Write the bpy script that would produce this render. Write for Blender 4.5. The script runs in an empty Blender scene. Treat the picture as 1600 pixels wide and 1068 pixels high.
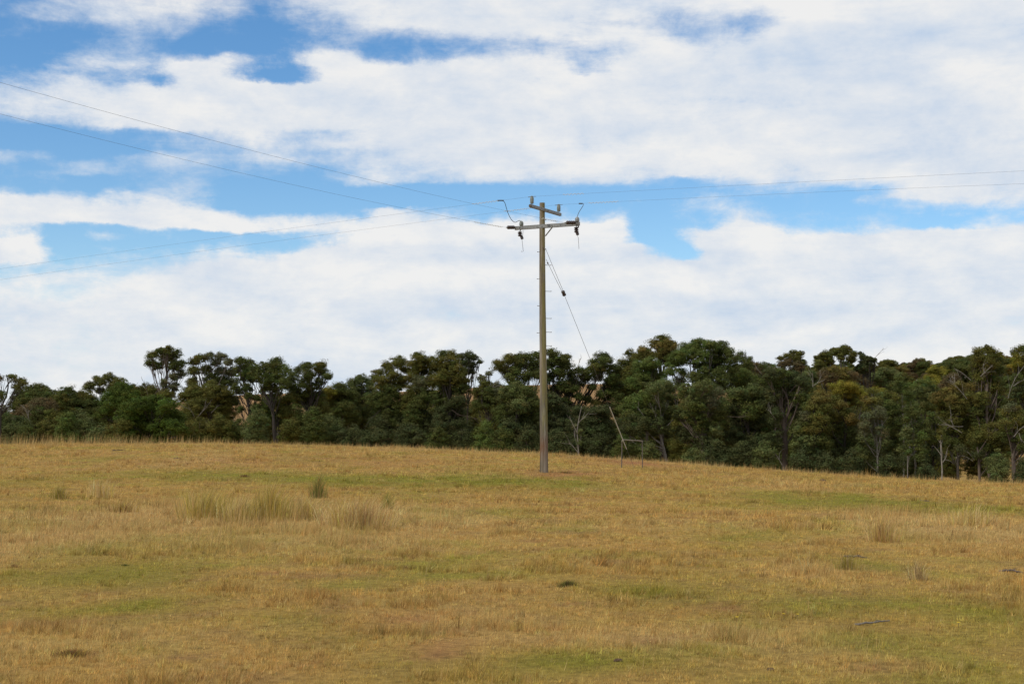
import bpy, math, random
import numpy as np
from mathutils import Vector

# ------------------------------------------------------------------ camera, sky, sun
F = 2222.0                                  # focal length in photo pixels (50 mm on 36 mm, photo 1600 wide)
PITCH = math.atan(156 / F)
cp, sp = math.cos(PITCH), math.sin(PITCH)
scene = bpy.context.scene
cam_d = bpy.data.cameras.new("Camera")
cam_d.lens = 50.0; cam_d.sensor_width = 36.0
cam_d.clip_start = 0.1; cam_d.clip_end = 6000
cam = bpy.data.objects.new("Camera", cam_d)
scene.collection.objects.link(cam)
cam.location = (0, 0, 0)
cam.rotation_euler = (math.pi / 2 + PITCH, 0, 0)
scene.camera = cam
scene.view_settings.view_transform = 'Standard'
scene.view_settings.look = 'None'
scene.view_settings.exposure = 0.0
scene.view_settings.gamma = 1.0
scene.cycles.max_bounces = 6
scene.cycles.transparent_max_bounces = 8

SUN_EL, SUN_AZ = math.radians(48), math.radians(-128)   # azimuth from +Y towards +X
BG = 0.1

world = bpy.data.worlds.new("World"); scene.world = world
world.use_nodes = True
wt = world.node_tree; wt.nodes.clear()
def WN(t, **k):
    n = wt.nodes.new(t)
    for a, b in k.items(): setattr(n, a, b)
    return n
def wl(a, b): wt.links.new(a, b)
def wm(op, a, b=None, c=None, clamp=False):
    n = WN('ShaderNodeMath', operation=op); n.use_clamp = clamp
    for i, v in enumerate((a, b, c)):
        if v is None: continue
        if isinstance(v, (int, float)): n.inputs[i].default_value = v
        else: wl(v, n.inputs[i])
    return n.outputs[0]
sky = WN('ShaderNodeTexSky', sky_type='NISHITA')
sky.sun_disc = False; sky.sun_elevation = SUN_EL; sky.sun_rotation = SUN_AZ
sky.altitude = 300; sky.air_density = 1.0; sky.dust_density = 0.3; sky.ozone_density = 2.0
tc = WN('ShaderNodeTexCoord')
sep = WN('ShaderNodeSeparateXYZ'); wl(tc.outputs['Generated'], sep.inputs[0])
X, Y, Z = sep.outputs
az = wm('ARCTAN2', X, Y)
azf = wm('SUBTRACT', wm('PINGPONG', wm('ADD', wm('ABSOLUTE', wm('ADD', az, 0.36)), 0.0), 0.72), 0.36)
hyp = wm('SQRT', wm('ADD', wm('MULTIPLY', X, X), wm('MULTIPLY', Y, Y)))
vv = wm('DIVIDE', wm('DIVIDE', wm('MAXIMUM', Z, 0.0), wm('MAXIMUM', hyp, 0.02)), wm('COSINE', azf))
tp = math.tan(PITCH)
vpy = wm('DIVIDE', wm('SUBTRACT', vv, tp), wm('ADD', wm('MULTIPLY', vv, tp), 1.0))
pyc = wm('SUBTRACT', 534.0, wm('MULTIPLY', vpy, F))            # elevation as a row height
pxc = wm('ADD', 800.0, wm('MULTIPLY', wm('TANGENT', azf), F))  # azimuth as a column
# warp of the cloud map and cloud detail, in direction space
mp = WN('ShaderNodeMapping'); mp.inputs['Scale'].default_value = (1, 1, 2.1)
wl(tc.outputs['Generated'], mp.inputs['Vector'])
def wnoise(scale, detail, rough, loc=(0, 0, 0), sc=None, dist=0.0, color=False):
    v = mp.outputs[0]
    m2 = WN('ShaderNodeMapping'); m2.inputs['Location'].default_value = loc
    if sc: m2.inputs['Scale'].default_value = sc
    wl(v, m2.inputs['Vector'])
    n = WN('ShaderNodeTexNoise'); n.inputs['Scale'].default_value = scale
    n.inputs['Detail'].default_value = detail; n.inputs['Roughness'].default_value = rough
    n.inputs['Distortion'].default_value = dist
    wl(m2.outputs[0], n.inputs['Vector'])
    return n.outputs[1 if color else 0]
wc = wnoise(14, 8, 0.68, sc=(1, 1, .7), color=True)
ws = WN('ShaderNodeSeparateColor'); wl(wc, ws.inputs[0])
pxw = wm('ADD', pxc, wm('MULTIPLY', wm('SUBTRACT', ws.outputs[0], 0.5), 95.0))
pyw = wm('ADD', pyc, wm('MULTIPLY', wm('SUBTRACT', ws.outputs[1], 0.5), 42.0))
ROWS = [0, 40, 80, 110, 140, 170, 200, 240, 280, 310, 335, 360, 385, 420, 460, 560]
GRID = {  # cloud cover by column (every 100 px), same rows
 0:    [.30, .10, .15, .30, .55, .75, .20, .50, .15, .75, .85, .12, .95, .30, .70, .95],
 100:  [.55, .20, .45, .40, .75, .95, .65, .15, .25, .60, .80, .05, .15, .40, .85, .95],
 200:  [.60, .30, .55, .25, .80, 1.0, 1.0, .40, .30, .45, .80, .10, .35, .55, .95, 1.0],
 300:  [.60, .30, .20, .70, .95, 1.0, 1.0, .45, .55, .40, .75, .10, .20, .75, 1.0, 1.0],
 400:  [.55, .25, .05, .35, .90, 1.0, 1.0, .85, .10, .05, .45, .35, .15, .90, 1.0, 1.0],
 500:  [.70, .35, .45, .95, 1.0, 1.0, 1.0, .95, .45, .05, .35, .50, .95, 1.0, 1.0, 1.0],
 600:  [.85, .70, .20, .80, 1.0, 1.0, 1.0, 1.0, .60, .10, .70, 1.0, 1.0, 1.0, 1.0, 1.0],
 700:  [.90, .80, .45, .80, 1.0, 1.0, 1.0, 1.0, .80, .30, .55, .90, 1.0, 1.0, 1.0, 1.0],
 800:  [.95, .85, .60, .75, .90, 1.0, 1.0, 1.0, .80, .30, .45, .90, 1.0, 1.0, 1.0, 1.0],
 900:  [.95, .85, .60, .75, 1.0, 1.0, 1.0, 1.0, .85, .15, .35, .90, 1.0, 1.0, 1.0, 1.0],
 1000: [.95, .85, .80, .90, 1.0, 1.0, 1.0, 1.0, .85, .25, .05, .10, .80, 1.0, 1.0, 1.0],
 1100: [.90, .55, .85, 1.0, 1.0, 1.0, 1.0, 1.0, .80, .15, .30, .45, .90, 1.0, 1.0, 1.0],
 1200: [.95, .50, .90, 1.0, 1.0, 1.0, 1.0, 1.0, .80, .45, .60, .85, 1.0, 1.0, 1.0, 1.0],
 1300: [1.0, .95, 1.0, 1.0, 1.0, 1.0, 1.0, 1.0, .70, .20, .60, .65, .95, 1.0, 1.0, 1.0],
 1400: [1.0, 1.0, 1.0, 1.0, 1.0, 1.0, 1.0, 1.0, .85, .55, .35, .70, 1.0, 1.0, 1.0, 1.0],
 1500: [1.0, 1.0, 1.0, .95, .85, 1.0, 1.0, 1.0, .90, .60, .20, .80, 1.0, 1.0, 1.0, 1.0],
 1600: [1.0, 1.0, 1.0, 1.0, 1.0, 1.0, 1.0, 1.0, .90, .60, .35, .85, 1.0, 1.0, 1.0, 1.0],
}
FEAT = [ (70, 46, 80, 12, .18), (120, 290, 110, 8, .25), (150, 225, 120, 12, .15), (1210, 312, 60, 10, .25), (1100, 316, 45, 12, .25), (520, 240, 60, 6, .6),  # (column, row, half width, half height, cover): holes, streaks and billows
 (245, 120, 28, 7, .12), (460, 108, 26, 17, .0), (425, 122, 30, 6, .05), (650, 74, 110, 22, .25), (825, 70, 28, 10, .40), (932, 103, 34, 5, .40), (822, 121, 20, 9, .45), (1040, 34, 45, 7, .65), (1185, 38, 34, 6, .48),
 (130, 22, 90, 12, .55), (20, 85, 22, 26, .05), (160, 82, 62, 20, .6), (350, 70, 50, 14, .12), (515, 7, 20, 9, .9), (595, 27, 48, 9, .85), (750, 20, 55, 18, 1.0), (290, 112, 32, 12, .95), (505, 92, 28, 12, .95), (350, 92, 34, 8, .7),
 (55, 213, 60, 10, .08), (20, 243, 25, 5, .95), (150, 250, 100, 12, .12), (300, 225, 40, 10, .5), (320, 262, 34, 14, .45), (500, 213, 55, 8, .6), (260, 300, 85, 10, .68), (325, 286, 24, 13, .62), (470, 302, 95, 22, .0), (365, 285, 30, 20, .35), (690, 306, 125, 11, .12), (610, 277, 90, 10, .72), (491, 291, 12, 4, .5),
 (55, 330, 55, 20, .92), (165, 338, 36, 12, .8), (235, 340, 26, 18, .95), (320, 348, 62, 11, .85), (440, 346, 60, 7, .65), (240, 372, 190, 9, .04), (25, 382, 26, 18, 1.0), (82, 382, 26, 18, .0), (160, 370, 44, 4, .4), (400, 378, 60, 7, .15),
 (560, 333, 20, 6, .1), (602, 334, 26, 9, .98), (650, 345, 34, 9, .85), (740, 338, 60, 7, .45), (860, 330, 40, 8, .3), (945, 358, 22, 20, 1.0), (905, 362, 20, 14, .75), (915, 336, 14, 6, .2), (990, 335, 24, 14, .08), (1035, 374, 42, 17, .0), (1060, 345, 26, 9, .12), (1160, 378, 44, 18, 1.0), (1182, 364, 22, 8, 1.0), (1095, 383, 14, 8, .8), (1108, 335, 18, 14, .5),
 (1230, 325, 40, 20, .48), (1075, 392, 24, 9, .15), (1000, 392, 16, 7, .9), (1340, 302, 40, 12, .0), (1465, 346, 105, 11, .0), (970, 300, 60, 11, .15), (1080, 292, 40, 9, .06), (1530, 312, 80, 14, .72), (1400, 318, 40, 10, .55), (860, 307, 44, 6, .25), (1520, 98, 30, 8, .7),
 (55, 452, 60, 12, .5), (90, 432, 45, 7, .6), (50, 62, 90, 26, .16), (330, 68, 90, 12, .15), (120, 222, 150, 14, .12), (120, 285, 110, 10, .22), (1190, 320, 100, 12, .18), (1400, 328, 140, 10, .14), (1245, 350, 50, 15, .22), (1115, 345, 34, 18, .15), (1340, 352, 60, 10, .3), (1160, 378, 38, 13, 1.05), (250, 255, 80, 9, .5), (120, 262, 70, 7, .5), (400, 275, 50, 7, .35)]
GCOL = np.arange(0, 1601, 40.0); GROW = np.arange(-36, 565, 12.0)
_base = np.array([GRID[i * 100] for i in range(17)])
_fine = np.array([[np.interp(r, ROWS, [np.interp(c, np.arange(17) * 100, _base[:, q]) for q in range(16)]) for r in GROW] for c in GCOL])
for fx_, fy_, rx_, ry_, v_ in FEAT:
    w_ = np.exp(-(np.abs((GCOL[:, None] - fx_) / (rx_ * 1.1 + 8)) ** 2 + np.abs((GROW[None, :] - fy_) / (ry_ * 1.1 + 3)) ** 2))
    _fine = _fine * (1 - w_) + v_ * w_
rown = wm('MULTIPLY', wm('ADD', pyw, 200.0), 1 / 800.0, clamp=True)
def grid_lookup(fine, cols_step, ncol, rows, first, last):
    colc = wm('MINIMUM', wm('MAXIMUM', wm('MULTIPLY', pxw, 1.0 / cols_step), 0.0), float(ncol - 1))
    acc = None
    for i in range(ncol):
        fc = WN('ShaderNodeFloatCurve'); wl(rown, fc.inputs['Value'])
        cu = fc.mapping.curves[0]
        pts = first + [((r + 200) / 800.0, float(v)) for r, v in zip(rows, fine[i])] + last
        cu.points[0].location = pts[0]; cu.points[1].location = pts[-1]
        for p in pts[1:-1]: cu.points.new(*p)
        fc.mapping.update()
        w = wm('SUBTRACT', 1.0, wm('ABSOLUTE', wm('SUBTRACT', colc, float(i))), clamp=True)
        acc = wm('MULTIPLY', fc.outputs[0], w) if acc is None else wm('MULTIPLY_ADD', fc.outputs[0], w, acc)
    return acc
cov = grid_lookup(_fine, 40.0, len(GCOL), GROW, [(0.0, .75), (0.12, 0.6)], [(1.0, .95)])
BFEAT = [(650, 365, 130, 34, .98), (945, 358, 40, 24, 1.0), (1160, 378, 60, 20, 1.0), (25, 382, 40, 22, .98), (300, 135, 80, 30, .92), (520, 110, 60, 24, .88), (700, 396, 120, 8, .45), (1000, 400, 150, 8, .50), (1000, 90, 150, 40, .80), (820, 150, 60, 20, .85),
 (950, 205, 230, 26, .40), (1350, 120, 260, 90, .42), (1350, 205, 200, 20, .55), (1250, 245, 150, 12, .82), (1500, 230, 100, 30, .38), (700, 480, 260, 18, .45), (1100, 480, 300, 16, .45), (300, 460, 300, 26, .80), (850, 520, 300, 14, .55), (1200, 440, 200, 18, .80), (250, 520, 250, 20, .62), (1500, 400, 140, 24, .70), (750, 430, 200, 16, .85), (500, 190, 150, 20, .75), (100, 170, 120, 20, .70), (1450, 545, 200, 10, .62), (60, 330, 90, 20, .62), (300, 345, 150, 12, .72), (1300, 10, 200, 14, .85)]
BC = np.arange(0, 1601, 100.0); BR = np.arange(-40, 565, 20.0)
_br = np.full((len(BC), len(BR)), .62)
for fx_, fy_, rx_, ry_, v_ in BFEAT:
    w_ = np.exp(-(np.abs((BC[:, None] - fx_) / (rx_ * 1.1 + 20)) ** 2 + np.abs((BR[None, :] - fy_) / (ry_ * 1.1 + 4)) ** 2))
    _br = _br * (1 - w_) + v_ * w_
fb = wnoise(10, 12, 0.64, loc=(3.1, 1.7, 0.4), dist=0.15)
fbu = wnoise(10, 7, 0.60, loc=(3.1 + .010, 1.7, 0.4 + .030), dist=0.15)
relief = wm('SUBTRACT', fb, fbu)
wisp = wnoise(9, 8, 0.62, loc=(1.3, 8.7, 2.4), sc=(1, 1, 3.2), dist=0.8)
dens = wm('ADD', wm('MULTIPLY_ADD', cov, 1.32, -0.17), wm('MULTIPLY', wm('SUBTRACT', fb, 0.5), 1.65))
fb2 = wnoise(42, 8, 0.70, loc=(5.3, 0.7, 1.9), sc=(1, 1, .6), dist=0.3)
dens = wm('ADD', dens, wm('MULTIPLY', wm('SUBTRACT', fb2, 0.5), 0.62))
dens = wm('ADD', dens, wm('MULTIPLY', wm('SUBTRACT', wisp, 0.5), 0.55))
dens = wm('SUBTRACT', dens, 0.03)
ss = WN('ShaderNodeMapRange', interpolation_type='SMOOTHSTEP'); wl(dens, ss.inputs['Value'])
ec = WN('ShaderNodeFloatCurve'); wl(rown, ec.inputs['Value'])   # crisp cumulus in the middle band, soft veils elsewhere
cu = ec.mapping.curves[0]
ep = [(0, .98), (.25, 1), (.34, .9), (.40, .7), (.46, .95), (.58, .98), (.64, .78), (.72, .66), (.78, .85), (1, 1)]
cu.points[0].location = ep[0]; cu.points[1].location = ep[-1]
for p in ep[1:-1]: cu.points.new(*p)
ec.mapping.update()
ss.inputs['From Min'].default_value = 0.06; wl(ec.outputs[0], ss.inputs['From Max'])
alpha = wm('MULTIPLY', ss.outputs[0], 0.97)
# cloud shading: brighter crests, blue grey undersides and veils
sh1 = wnoise(6, 6, 0.55, loc=(7.7, 2.2, 5.1), sc=(1, 1, 1.6), dist=0.4)
rbo = grid_lookup(_br, 100.0, len(BC), BR, [(0.0, .6), (0.1, .62)], [(1.0, .62)])
shade = wm('ADD', rbo, wm('MULTIPLY', wm('SUBTRACT', sh1, 0.5), .85))
shade = wm('ADD', shade, wm('MULTIPLY', relief, 2.2))
shade = wm('ADD', shade, wm('MULTIPLY', wm('SUBTRACT', fb2, 0.5), 0.5))
shade = wm('ADD', shade, wm('MULTIPLY', wm('SUBTRACT', wisp, 0.5), 0.6), clamp=True)
ccol = WN('ShaderNodeMix', data_type='RGBA')
wl(shade, ccol.inputs[0])
k = 1 / BG
ccol.inputs[6].default_value = (.57 * k, .67 * k, .81 * k, 1)
ccol.inputs[7].default_value = (.88 * k, .875 * k, .865 * k, 1)
# clear air between the clouds: the physical sky, a touch more saturated
hs = WN('ShaderNodeHueSaturation'); hs.inputs['Saturation'].default_value = 1.28; hs.inputs['Value'].default_value = 1.40
wl(sky.outputs[0], hs.inputs['Color'])
smix = WN('ShaderNodeMix', data_type='RGBA'); wl(alpha, smix.inputs[0])
wl(hs.outputs[0], smix.inputs[6]); wl(ccol.outputs[2], smix.inputs[7])
bgn = WN('ShaderNodeBackground'); bgn.inputs[1].default_value = BG
wl(smix.outputs[2], bgn.inputs[0])
wo = WN('ShaderNodeOutputWorld'); wl(bgn.outputs[0], wo.inputs[0])
world.cycles.sampling_method = 'MANUAL'; world.cycles.sample_map_resolution = 512

sl = bpy.data.lights.new("Sun", 'SUN'); sl.energy = 2.3; sl.angle = math.radians(3.0); sl.color = (1, .95, .86)
so = bpy.data.objects.new("Sun", sl); scene.collection.objects.link(so)
sd = Vector((math.sin(SUN_AZ) * math.cos(SUN_EL), math.cos(SUN_AZ) * math.cos(SUN_EL), math.sin(SUN_EL)))
so.rotation_euler = sd.to_track_quat('Z', 'Y').to_euler()

# ------------------------------------------------------------------ helpers
rng = np.random.default_rng(7)
random.seed(7)
COL = scene.collection
def at(px, py, Yd):
    a, b = (px - 800) / F, (534 - py) / F
    d = np.array([a, cp - b * sp, sp + b * cp])
    return d * (Yd / d[1])
def at_s(px, py, Yd): return at(px, py, Yd), F / Yd          # point and px per metre
def link(o, parent=None):
    COL.objects.link(o)
    if parent is not None: o.parent = parent
    return o
def tag(o, label=None, cat=None, group=None, kind=None):
    if label: o['label'] = label
    if cat: o['category'] = cat
    if group: o['group'] = group
    if kind: o['kind'] = kind
    return o
def empty(name, loc=(0, 0, 0)):
    o = bpy.data.objects.new(name, None); o.location = Vector([float(c) for c in loc]); o.empty_display_size = .3
    return link(o)
def mesh_np(name, V, Fc, n, mat, parent=None, tint=None, smooth=True, loc=None):
    """V (N,3); Fc (M,n) int; tint (N,3)"""
    me = bpy.data.meshes.new(name)
    V = np.asarray(V, np.float32); Fc = np.asarray(Fc, np.int32)
    me.vertices.add(len(V)); me.vertices.foreach_set('co', V.ravel())
    me.loops.add(Fc.size); me.loops.foreach_set('vertex_index', Fc.ravel())
    me.polygons.add(len(Fc))
    me.polygons.foreach_set('loop_start', np.arange(0, Fc.size, n, dtype=np.int32))
    me.polygons.foreach_set('loop_total', np.full(len(Fc), n, np.int32))
    if smooth: me.polygons.foreach_set('use_smooth', np.ones(len(Fc), bool))
    if tint is not None:
        a = me.color_attributes.new('tint', 'FLOAT_COLOR', 'POINT')
        c = np.ones((len(V), 4), np.float32); c[:, :3] = tint
        a.data.foreach_set('color', c.ravel())
    me.update(calc_edges=True)
    me.materials.append(mat)
    o = bpy.data.objects.new(name, me)
    if loc is not None: o.location = Vector([float(c) for c in loc])
    return link(o, parent)
class MB:
    """mesh builder: tubes, boxes, lathes into one mesh"""
    def __init__(s): s.v = []; s.f = []; s.n = 0
    def add(s, V, Fc):
        s.v.append(np.asarray(V, float)); s.f += [tuple(int(i) + s.n for i in f) for f in Fc]; s.n += len(V)
    def tube(s, pts, rad, seg=6, cap=True):
        P = np.asarray(pts, float); m = len(P)
        R = np.full(m, rad, float) if np.isscalar(rad) else np.asarray(rad, float)
        T = np.gradient(P, axis=0); T /= np.linalg.norm(T, axis=1)[:, None] + 1e-9
        up = np.array([0, 0, 1.0]) if abs(T[0][2]) < .9 else np.array([1.0, 0, 0])
        A = np.cross(T[0], up); A /= np.linalg.norm(A)
        rings = []
        for i in range(m):
            A = A - T[i] * A.dot(T[i]); A /= np.linalg.norm(A) + 1e-9
            B = np.cross(T[i], A)
            th = np.arange(seg) * 2 * math.pi / seg
            rings.append(P[i] + R[i] * (np.cos(th)[:, None] * A + np.sin(th)[:, None] * B))
        fs = []
        for i in range(m - 1):
            for j in range(seg):
                k2 = (j + 1) % seg
                fs.append((i * seg + j, i * seg + k2, (i + 1) * seg + k2, (i + 1) * seg + j))
        if cap: fs.append(tuple(range(seg))[::-1]); fs.append(tuple((m - 1) * seg + j for j in range(seg)))
        s.add(np.concatenate(rings), fs)
    def beam(s, a, b, w, h, ch=0.006, up=(0, 0, 1)):
        """chamfered rectangular bar from a to b"""
        a = np.asarray(a, float); b = np.asarray(b, float); T = b - a; T /= np.linalg.norm(T)
        S = np.cross(T, up); S /= np.linalg.norm(S); U = np.cross(S, T)
        prof = [(w/2-ch, h/2), (-w/2+ch, h/2), (-w/2, h/2-ch), (-w/2, -h/2+ch), (-w/2+ch, -h/2), (w/2-ch, -h/2), (w/2, -h/2+ch), (w/2, h/2-ch)]
        V = [p + S * x + U * y for p in (a, b) for x, y in prof]
        fs = [(j, (j+1) % 8, 8 + (j+1) % 8, 8 + j) for j in range(8)] + [tuple(range(8))[::-1], tuple(range(8, 16))]
        s.add(V, fs)
    def lathe(s, base, axis, prof, seg=14):
        """prof: (distance along axis, radius)"""
        base = np.asarray(base, float); T = np.asarray(axis, float); T /= np.linalg.norm(T)
        s.tube([base + T * d for d, r in prof], [max(r, .0005) for d, r in prof], seg)
    def build(s, name, mat, parent=None, smooth=True, origin=(0, 0, 0)):
        me = bpy.data.meshes.new(name)
        V = np.concatenate(s.v) - np.asarray(origin, float)
        me.from_pydata([tuple(v) for v in V], [], s.f)
        if smooth:
            me.polygons.foreach_set('use_smooth', [True] * len(me.polygons))
            try: me.set_sharp_from_angle(angle=math.radians(38))
            except Exception: pass
        me.materials.append(mat)
        return link(bpy.data.objects.new(name, me), parent)

# ------------------------------------------------------------------ numpy noise
_perm = rng.random((256, 256))
def vnoise(x, y):
    xi = np.floor(x).astype(int); yi = np.floor(y).astype(int)
    fx = x - xi; fy = y - yi
    fx = fx * fx * (3 - 2 * fx); fy = fy * fy * (3 - 2 * fy)
    g = lambda i, j: _perm[i & 255, j & 255]
    return (g(xi, yi) * (1 - fx) + g(xi + 1, yi) * fx) * (1 - fy) + (g(xi, yi + 1) * (1 - fx) + g(xi + 1, yi + 1) * fx) * fy
def fbm(x, y, o=4, r=.5):
    s = 0; a = 1; t = 0
    for i in range(o):
        s = s + a * vnoise(x + i * 17.3, y + i * 31.7); t += a; a *= r; x = x * 2.03; y = y * 2.03
    return s / t
def sstep(a, b, t):
    t = np.clip((t - a) / (b - a), 0, 1); return t * t * (3 - 2 * t)

# ------------------------------------------------------------------ terrain
_xs = np.linspace(-400, 400, 4001)
_zc = np.interp(_xs, [-400, -60, -27, -20, -13.5, -6.75, 1.7, 6.4, 14.5, 22, 27, 60, 400],
                     [-1.6, -.35, -.15, -.12, -.17, -.36, -.69, -1.02, -1.61, -2.12, -2.32, -3.5, -5])
_k = np.hanning(41); _k /= _k.sum(); _zc = np.convolve(np.pad(_zc, 20, mode='edge'), _k, 'valid')
_ys = np.linspace(0, 120, 1201)
_s = np.interp(_ys, [0, 10, 25, 40, 50, 58.5, 66, 72, 78, 84, 120], [0, 0, .06, .18, .31, .455, .68, .87, .985, 1.03, 1.03])
_k2 = np.hanning(61); _k2 /= _k2.sum(); _s = np.convolve(np.pad(_s, 30, mode='edge'), _k2, 'valid')
HPX = [-900, -100, 0, 200, 380, 430, 600, 930, 1200, 1400, 1600, 2500]
HPY = [650, 645, 645, 638, 620, 619, 616, 603, 606, 606, 600, 600]
def ground_z(x, y):
    x = np.asarray(x, float); y = np.asarray(y, float)
    zc = np.interp(x, _xs, _zc); s = np.interp(y, _ys, _s)
    base = -1.7 + (zc + 1.7) * s
    base = base - 2.3 * sstep(79, 122, y)
    u = np.clip(x / np.maximum(y, 120), -1.2, 1.2)
    H = np.interp(800 + F * u, HPX, HPY); H = (690 - H) / F * 450
    t = sstep(150, 450, y)
    z = base * (1 - t) + H * t
    z = z - 30 * sstep(450, 1400, y)
    near = 1 - sstep(95, 200, y)
    z = z + near * (.16 * (fbm(x * .16, y * .16, 3) - .5) * sstep(10, 20, y) * (1 - .75 * sstep(50, 80, y)) + .05 * (fbm(x * 1.1 + 9, y * 1.1, 3) - .5))
    z = z + (1 - near) * 2.0 * (fbm(x * .02, y * .02, 3) - .5)
    return z
def gz(x, y): return float(ground_z(x, y))

# patches of colour on the paddock: greenness, paleness, earth.  (px, py, rx, ry, amount)
def img_to_ground(px, py):
    """where the sight line to a photo pixel meets the paddock"""
    ys = np.linspace(6, 82, 1500)
    a, b = (px - 800) / F, (534 - py) / F
    dz = (sp + b * cp) / (cp - b * sp); dx = a / (cp - b * sp)
    g = ground_z(dx * ys, ys); hit = np.where(g > dz * ys)[0]
    i = hit[0] if len(hit) else len(ys) - 1
    return dx * ys[i], ys[i]
GREEN = [(330, 742, 170, 10, 1.0), (560, 750, 110, 9, .8), (760, 748, 110, 12, .9), (900, 757, 80, 8, .6), (160, 900, 110, 20, .9), (230, 945, 70, 16, .8), (60, 960, 80, 14, .5),
         (1250, 778, 130, 10, .8), (1480, 792, 140, 12, .75), (1350, 880, 60, 12, .7), (1010, 925, 90, 14, .7), (1440, 945, 160, 22, .7), (950, 1035, 90, 16, .7),
         (860, 1030, 70, 14, .6), (30, 755, 60, 8, .5), (1290, 960, 90, 18, .4), (700, 880, 120, 16, .35), (1180, 840, 120, 14, .3), (560, 1000, 90, 16, .3), (1380, 1000, 150, 14, .55), (1130, 1010, 60, 8, .3),
         (440, 960, 90, 14, .4), (60, 820, 70, 9, .5), (640, 905, 100, 10, .4)]
EARTH = [(985, 722, 55, 4, 1.0), (700, 1010, 26, 3, .6), (850, 742, 40, 6, .55), (640, 965, 60, 8, .35), (1110, 955, 80, 10, .3), (360, 720, 120, 6, .2), (560, 720, 150, 8, .25), (905, 740, 40, 4, .5)]
PALE = [(180, 810, 190, 30, 1.0), (400, 810, 200, 24, .9), (620, 810, 130, 22, 1.0), (500, 850, 150, 15, .7), (1400, 820, 70, 20, .8), (1530, 820, 110, 28, .9), (1280, 890, 70, 14, .7), (60, 850, 90, 20, .6),
        (740, 970, 120, 20, .5), (1000, 1000, 250, 16, .6), (1200, 1000, 200, 22, .5), (150, 1000, 200, 30, .4), (1000, 820, 150, 16, .3)]
def gpatches(L):
    out = []
    for px, py, rx, ry, a in L:
        x, y = img_to_ground(px, py); _, y1 = img_to_ground(px, max(py - ry, 735 if y < 60 else 700)); _, y0 = img_to_ground(px, min(py + ry, 1100))
        out.append((x, y, rx / F * y, max((y1 - y0) / 2, .5), a))
    return out
GREEN, EARTH, PALE = gpatches(GREEN), gpatches(EARTH), gpatches(PALE)
def psum(L, x, y, wob):
    s = 0
    for cx, cy, rx, ry, a in L:
        d = ((x - cx) / rx) ** 2 + ((y - cy) / ry) ** 2
        s = s + a * np.exp(-d * .9)
    return s * (.35 + 1.3 * wob)
C_STRAW = np.array([.455, .288, .088]); C_PALE = np.array([.51, .35, .14]); C_GREEN = np.array([.20, .215, .022])
C_BROWN = np.array([.27, .165, .075]); C_EARTH = np.array([.40, .19, .085]); C_GOLD = np.array([.42, .31, .08])
def paddock_fields(x, y):
    n1 = fbm(x * .22, y * .11 + 40, 4, .55); n2 = fbm(x * .9 + 70, y * .6, 4, .6); n3 = fbm(x * 2.7, y * 2.2 + 11, 3, .6)
    g = psum(GREEN, x, y, n2) + np.clip((n1 - .60) * 2.6, 0, .35) + np.clip((n2 - .62) * 2.0, 0, .35)
    e = psum(EARTH, x, y, n3) * 1.1 + np.clip((n3 - .70) * 2.5, 0, .35)
    p = psum(PALE, x, y, n2) + np.clip((.42 - n1) * 2.5, 0, .5)
    return np.clip(g, 0, 1), np.clip(e, 0, 1), np.clip(p, 0, 1), n1, n2, n3
def paddock_col(x, y):
    g, e, p, n1, n2, n3 = paddock_fields(x, y)
    c = C_STRAW * np.ones((len(x), 1))
    mix = lambda c, d, w: c * (1 - w[:, None]) + d * w[:, None]
    c = mix(c, C_GOLD, np.clip((n2 - .42) * 2.5, 0, .8))
    c = mix(c, C_BROWN, np.clip((n3 - .52) * 2.2, 0, .55))
    c = mix(c, C_PALE, p * .8)
    c = mix(c, C_GREEN, g * .74)
    c = mix(c, C_EARTH, e * .9)
    far = sstep(150, 260, y)                                   # bare dry hillside beyond the trees
    hillc = np.array([.30, .185, .085]) * (.8 + .4 * n2[:, None])
    return c * (1 - far[:, None]) + hillc * far[:, None]

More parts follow.
